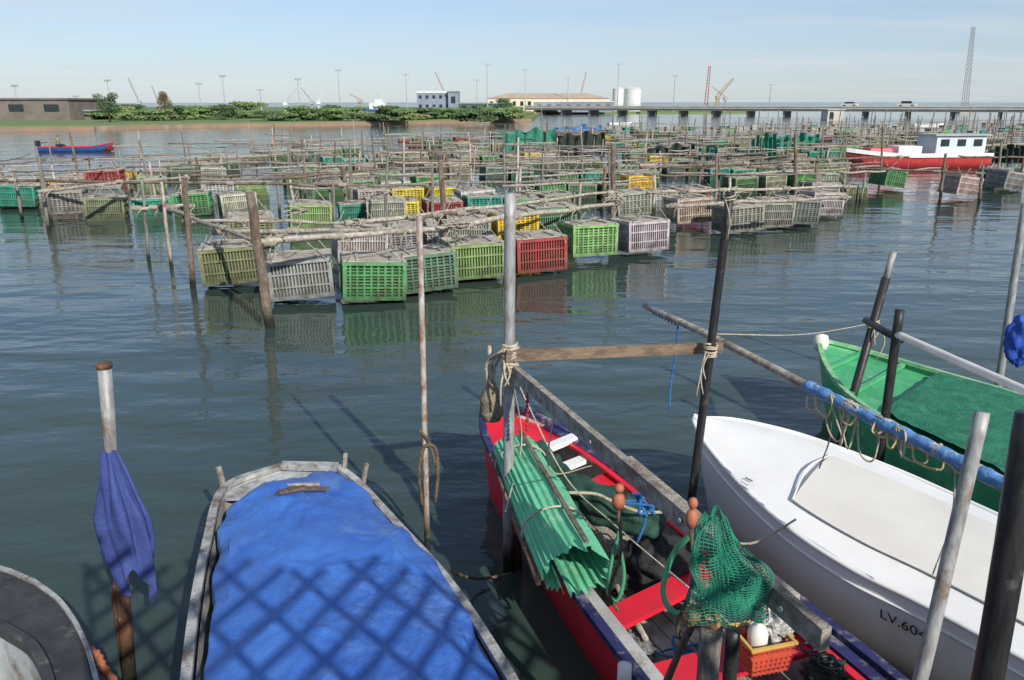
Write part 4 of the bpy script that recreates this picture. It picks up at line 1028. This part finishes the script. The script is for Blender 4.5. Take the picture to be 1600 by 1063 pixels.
building('low_warehouse','long low slate coloured building in front of the cream warehouse',835,958,160,300,8,m_wallblue,m_wallwhite,(8,1),roof_h=.3)
building('green_store','low dark green building left of the warehouse',716,800,162,300,6,M('green_wall',(.08,.15,.11),None,1,.8,0),m_steel,(5,1),roof_h=.2)
for i,(px,w,yt,lab) in enumerate([(966,17,139,'white storage tank, narrower left one of the pair by the warehouse'),(989,26,139,'white storage tank, wider right one of the pair')]):
    a=W(px,yt,345); m=MB(); R0=w/2/3.75; h=a.z-.7; r=empty('storage_tank',(a.x,345,.7),lab,'tank')
    m.lathe(V((a.x,345,.7)),[(R0,0),(R0,h)],24); m.build('tank_wall',m_wallwhite,r,False); m=MB(); m.lathe(V((a.x,345,.7+h)),[(R0+.1,0),(R0*.6,.5),(0.1,.7)],24); m.build('tank_roof',m_wallwhite,r)
masts=[(22,133,200,'left edge above the brown building'),(167,125,220,'above the dark rounded tree'),(310,130,260,'above the scrub left of the tall pair'),(347,118,200,'tall one above the scrub, left of centre'),(465,123,220,'right of the scrub hump'),(528,109,240,'tall one near the thin cranes'),(634,116,260,'left of the white office block'),(745,125,350,'left of the warehouse roof'),(761,100,300,'tallest at the left end of the warehouse'),(821,109,300,'over the middle of the warehouse'),(888,121,340,'over the right half of the warehouse'),(967,100,300,'tall one by the white tanks'),(1055,118,300,'right of the tanks'),(1205,132,380,'above the causeway, alone'),(406,140,260,'short one in the scrub'),(118,150,260,'beside the brown building roof')]
for px,py,Y,lab in masts:
    t=W(px,py,Y); r=empty('light_mast',(t.x,Y,.7),'slim grey light mast, '+lab,'light mast','light masts of the port'); m=MB(); k=Y/300
    m.tube([V((t.x,Y,.7)),t],[.22*k,.13*k],6); m.build('mast',m_steel,r); m=MB(); m.box(t+V((0,0,0)),(2.2*k,.5,.2)); 
    for s in(-1,0,1): m.box(t+V((s*.9*k,0,-.25)),(.45*k,.5,.3))
    m.build('lamp_head',m_steel,r)
def lattice(m,a,b_,w,n,r):
    a=V(a);b_=V(b_);t=(b_-a).normalized(); s1=t.cross(V((0,1,0))).normalized() ; s2=V((0,1,0))
    cs=[(s1*i+s2*j)*w/2 for i,j in((-1,-1),(1,-1),(1,1),(-1,1))]
    for c in cs: m.bar(a+c,b_+c*.5,r,r)
    for k in range(n):
        for q in range(4):
            f0,f1=k/n,(k+1)/n; m.bar(a.lerp(b_,f0)+cs[q]*(1-.5*f0),a.lerp(b_,f1)+cs[(q+1)%4]*(1-.5*f1),r*.7,r*.7)
def crane(px,pyt,Y,px2,pyj,mat,label,w=.8,r=.13):
    t=W(px,pyt,Y); j=W(px2,pyj,Y); R=empty('harbour_crane',(t.x,Y,.7),label,'crane','port cranes'); m=MB(); lattice(m,(t.x,Y,.7),t,w,8,r); m.build('tower',mat,R)
    m=MB(); lattice(m,t,j,w*.7,8,r*.8); m.build('jib',mat,R); m=MB(); m.box(t+V((0,0,-.6)),(1.6,1.6,1.2)); m.build('cab',mat,R)
crane(217,158,330,200,122,m_steel,'pale thin crane with raised jib above the scrub at left'); crane(248,162,330,237,134,m_steel,'second smaller pale crane right of the first')
crane(498,158,330,511,120,m_wallwhite,'pale crane with jib raised right, near the tall mast'); crane(446,160,340,470,128,m_wallwhite,'pale crane with long low jib over the scrub'); crane(487,158,335,470,137,m_steel,'thin grey crane left of the pale raised one')
crane(694,143,360,680,113,m_redsteel,'red jib crane rising behind the white office block'); crane(908,146,365,916,113,m_redsteel,'reddish crane rising behind the warehouse'); crane(562,155,300,546,147,m_crane,'short yellowish crane with a low jib left of the office block')
crane(1122,150,330,1146,123,m_crane,'yellowish crane with jib raised right, next to the red mast',1.6,.22); crane(1134,152,332,1112,135,m_steel,'grey crane crossing behind the yellowish one')
t=W(1109,103,335); rt=empty('lattice_mast',(t.x,335,.7),'slim red lattice mast on the port shore','mast'); m=MB(); lattice(m,(t.x-.6,335,.7),t,1.3,14,.12); m.build('mast',m_redsteel,rt)
t=W(1521,42,330); b0=W(1508,165,330); rt=empty('lattice_tower',(b0.x,330,0),'very tall thin lattice tower at the far right horizon','tower'); m=MB(); lattice(m,(b0.x,330,0),t,1.9,20,.10); m.build('tower_frame',M('dark_grey_steel',(.2,.19,.2),(.16,.15,.16),1,.6,0),rt); m=MB(); m.box((b0.x,330,.6),(6,5,1.2)); m.build('base',m_conc,rt)
t=W(590,150,310); rt=empty('moored_ship',(t.x,310,.5),'white ship upperworks showing over the scrub','ship'); m=MB(); m.box((t.x,310,2.5),(6,4,3)); m.box((t.x+.5,310,4.6),(3,3,1.4)); m.build('cabin',m_wallwhite,rt); m=MB(); m.tube([(t.x,310,5),(t.x,310,7)],.2,6); m.build('mast',m_steel,rt); m=MB(); m.box((t.x,310,1.0),(14,5,1.4)); m.build('hull',m_bluep,rt)
# causeway
A=W(830,168,300); B=W(1760,168,200); A.z=B.z=0; r=empty('causeway_bridge',A.lerp(B,.5),'long low concrete causeway on piers crossing the right background','bridge')
m=MB(); m.bar(A+V((0,0,2.45)),B+V((0,0,2.45)),9,.6); m.build('deck',m_bridge,r)
d=(B-A).normalized(); s2=V((-d.y,d.x,0)); 
m=MB(); m.bar(A+s2*-4.52+V((0,0,2.85)),B+s2*-4.52+V((0,0,2.85)),.25,.3); m.build('parapet',m_bridge,r)
m=MB(); m.bar(A+s2*-4.4+V((0,0,3.3)),B+s2*-4.4+V((0,0,3.3)),.07,.07)
nL=int((B-A).length/3)
for k in range(nL): m.bar(A+d*3*k+s2*-4.4+V((0,0,2.9)),A+d*3*k+s2*-4.4+V((0,0,3.32)),.07,.07)
m.build('railing',m_steel,r)
m=MB(); m.bar(A+V((0,0,1.85))+s2*-3.6,B+V((0,0,1.85))+s2*-3.6,.8,.7); m.build('girder',m_bridge,r)
for k in range(int((B-A).length/11)):
    c=A+d*(11*k+4); m=MB(); rot=Matrix((d,s2,V((0,0,1)))).transposed(); m.box(c+V((0,0,.35)),(.5,6.6,2.4),rot); m.build('pier',m_conc,r)
p=W(1300,186,190); r=empty('concrete_hut',(p.x,190,0),'small grey concrete hut standing below the causeway','hut'); m=MB(); m.box((p.x,190,1.1),(3.6,4,2.2)); m.build('wall',m_bridge,r); m=MB(); m.box((p.x,190,2.3),(4.2,4.6,.2)); m.build('roof',m_steel,r); m=MB(); m.box((p.x-1,187.97,1.0),(.8,.1,1.6)); m.build('door',m_glass,r)
def car(px,Y,mat,label,L_=4.3,h=1.45):
    f=((W(px,165,250).x)-A.x)/(B.x-A.x); c=A.lerp(B,f); 
    for _ in range(4):
        q=W(px,165,c.y); c=A.lerp(B,(q.x-A.x)/(B.x-A.x))
    r=empty('parked_car',(0,0,0),label,'car','cars on the causeway'); m=MB()
    m.box((0,0,.62),(L_,1.75,.55)); m.build('body',mat,r); m=MB(); m.box((-.1,0,1.15),(L_*.6,1.6,h-.9),taper=.82); m.build('cabin_glass',m_glass,r)
    m=MB(); m.box((-.1,0,h-.06),(L_*.46,1.35,.08)); m.build('roof',mat,r)
    for x in(-L_*.3,L_*.3):
        for y in(-.85,.85): m=MB(); m.lathe((x,y-.1,.32),[(0,0),(.32,0),(.32,.2),(0,.2)],14,ax=V((0,1,0))); m.build('wheel',m_tyre,r)
    r.location=c+V((0,0,2.76))-s2*2; r.rotation_euler=(0,0,math.atan2(d.y,d.x))
car(1330,240,m_wallwhite,'white car on the causeway, left one of the two white ones'); car(1418,235,m_wallwhite,'taller white car on the causeway, right of the hut',4.8,1.7)
def local_lr(Ln,wd,zg,zb,n=22):
    L_=[];R_=[]
    for i in range(n):
        t=i/(n-1); w=wd/2*min(1,(math.sin(min(1,t*2.2)*math.pi/2))**.8); x=Ln/2-Ln*t; z=zg+(zb-zg)*(1-min(1,t*2.2))**2
        L_.append(V((x,-w,z)));R_.append(V((x,w,z)))
    return L_,R_
r=empty('small_motorboat',(0,0,0),'small blue and red open motorboat under way at the far left','boat')
L,R=local_lr(5.5,1.4,.34,.68)
hull_mb(L,R,-.1,[(1,1),(.97,.6),(.85,.1),(0,0)],.3,6).build('hull',m_bluep,r,True)
hull_mb(L,R,.08,[(.93,1),(.8,0),(0,0)],0,6).build('inner_hull',m_reddull,r,True)
m=MB(); m.sweep([p+V((0,0,.02)) for p in L],.07,.05); m.sweep([p+V((0,0,.02)) for p in R],.07,.05); m.build('gunwale',m_red,r)
for xx in(-1.2,.8): m=MB(); m.box((xx,0,.30),(.25,1.2,.05)); m.build('thwart',m_reddull,r)
m=MB(); m.box((-2.85,0,.6),(.3,.3,.45)); m.box((-2.85,0,.1),(.12,.12,.8)); m.bar((-2.7,0,.65),(-2.1,.05,.7),.05,.05); m.build('outboard_motor',m_black,r)
bl=P(121,237,0); r.location=bl; r.rotation_euler=(0,0,.08)
def skin(name,vs,es,rad,mat,parent,root=0,sub=1):
    me=bpy.data.meshes.new(name); me.from_pydata([tuple(v) for v in vs],es,[]); o=bpy.data.objects.new(name,me); COL.objects.link(o); o.parent=parent
    sk=o.modifiers.new('skin','SKIN'); 
    for i,rd in enumerate(rad): me.skin_vertices[0].data[i].radius=(rd,rd)
    me.skin_vertices[0].data[root].use_root=True
    s=o.modifiers.new('sub','SUBSURF'); s.levels=sub; s.render_levels=sub; me.materials.append(mat); return o
def person(loc,rz,label,shirt,trouser,hand=(-.35,.05,.42)):
    r=empty('person',(0,0,0),label,'person')
    J={'pel':(0,0,.08),'bel':(.02,0,.25),'che':(.05,0,.45),'nk':(.06,0,.58),'hd':(.08,0,.68),'ht':(.09,0,.80),
       'sl':(.05,.18,.50),'el':(.12,.24,.28),'wl':(.34,.18,.16),'hl':(.42,.16,.15),'sr':(.05,-.18,.50),'er':(-.12,-.26,.32),'wr':(-.30,-.16,.30),'hr':(-.38,-.13,.30),
       'hpl':(.02,.1,.06),'kl':(.44,.14,.12),'al':(.46,.14,-.18),'tl':(.6,.14,-.2),'hpr':(.02,-.1,.06),'kr':(.44,-.14,.12),'ar':(.40,-.14,-.18),'tr':(.54,-.14,-.2)}
    names=list(J); R={'pel':.13,'bel':.12,'che':.14,'nk':.05,'hd':.085,'ht':.075,'sl':.06,'el':.042,'wl':.03,'hl':.035,'sr':.06,'er':.042,'wr':.03,'hr':.035,'hpl':.09,'kl':.06,'al':.04,'tl':.035,'hpr':.09,'kr':.06,'ar':.04,'tr':.035}
    E=[('pel','bel'),('bel','che'),('che','nk'),('nk','hd'),('hd','ht'),('che','sl'),('sl','el'),('el','wl'),('wl','hl'),('che','sr'),('sr','er'),('er','wr'),('wr','hr'),('pel','hpl'),('hpl','kl'),('kl','al'),('al','tl'),('pel','hpr'),('hpr','kr'),('kr','ar'),('ar','tr')]
    vs=[V(J[n]) for n in names]; es=[(names.index(a),names.index(b)) for a,b in E]; rd=[R[n] for n in names]
    for h,w in(('hl','wl'),('hr','wr')):
        d=(V(J[h])-V(J[w])).normalized(); s=d.cross(V((0,0,1))).normalized()
        for k,(o_,ln) in enumerate(((-.024,.06),(-.008,.07),(.008,.066),(.024,.05),(.04,.035))):
            a=len(vs); vs+= [V(J[h])+s*o_+d*.03,V(J[h])+s*o_*1.2+d*(.03+ln*.5)+V((0,0,-.01)),V(J[h])+s*o_*1.2+d*(.03+ln*.8)+V((0,0,-.035))]; rd+=[.009,.009,.008]; es+=[(names.index(h),a),(a,a+1),(a+1,a+2)]
    skin('body',vs,es,rd,m_skin,r)
    def sub(ns,mat,nm,gr,root):
        skin(nm,[V(J[n]) for n in ns],[(ns.index(a),ns.index(b)) for a,b in E if a in ns and b in ns],[R[n]*gr for n in ns],mat,r,ns.index(root))
    sub(['pel','bel','che','sl','el','sr','er'],shirt,'shirt',1.18,'che')
    sub(['pel','hpl','kl','al','hpr','kr','ar'],trouser,'trousers',1.2,'pel')
    m=MB(); m.lathe((.08,0,.73),[(.10,0),(.10,.05),(.07,.1),(.02,.125)],14); m.build('hair',m_ropedark,r,True)
    r.location=loc; r.rotation_euler=(0,0,rz); return r
try: person(bl+V((-1.35,-.1,.40)),.08,'person seated at the stern of the small far motorboat in a green top',m_shirt,m_jeans)
except Exception as e: print('person',e)
r=empty('cabin_boat',(0,0,0),'white work boat with a pale cabin and red hull, among the racks','boat')
L,R=local_lr(8.2,2.2,.72,1.0)
hull_mb(L,R,-.1,[(1,1),(.97,.6),(.85,.1),(0,0)],.4,6).build('hull',m_redhull,r,True)
hull_mb(L,R,.3,[(.93,1),(.8,0),(0,0)],0,6).build('inner_hull',m_reddull,r,True)
for G in(L,R): m=MB(); m.sweep([p+V((0,0,.02)) for p in G],.12,.22); m.build('gunwale',m_whitep,r)
m=MB(); m.box((-2.2,0,1.2),(3.0,1.8,1.2)); o=m.build('cabin',M('pale_cabin',(.60,.66,.69),(.52,.58,.62),2,.6,0),r)
m=MB(); m.box((-2.2,0,1.84),(3.4,2.1,.08)); m.build('cabin_roof',m_steel,r)
for x in(-3.2,-2.2,-1.2): 
    for y in(-.91,.91): m=MB(); m.box((x,y,1.42),(.5,.04,.38)); m.build('window',m_glass,r)
m=MB(); m.box((.6,0,.95),(1.4,1.1,.55)); m.build('engine_box',m_whitep,r)
m=MB(); m.box((2.3,0,.95),(1.5,1.1,.3),taper=.8); m.build('bow_cover',m_red,r)
r.location=CBP; r.rotation_euler=(0,0,math.pi+.12)
for i,(px,py,mt,lab,sc,rz) in enumerate([(970,196,m_whitep,'tiny white boat beyond the centre of the racks',.9,.2),(1450,200,m_whitep,'white boat beyond the racks at the far right',1.1,.1)]):
    r=empty('small_boat',(0,0,0),lab,'boat','small boats at anchor'); L,R=local_lr(5,1.6,.5,.75)
    hull_mb(L,R,-.1,[(1,1),(.97,.6),(.85,.1),(0,0)],.3,6).build('hull',mt,r,True); hull_mb(L,R,.12,[(.93,1),(.8,0),(0,0)],0,6).build('inner_hull',m_greyin,r,True)
    m=MB(); m.box((-1,0,.42),(.25,1.3,.05)); m.build('thwart',m_greyin,r)
    r.location=P(px,py,0); r.rotation_euler=(0,0,rz); r.scale=(sc,)*3
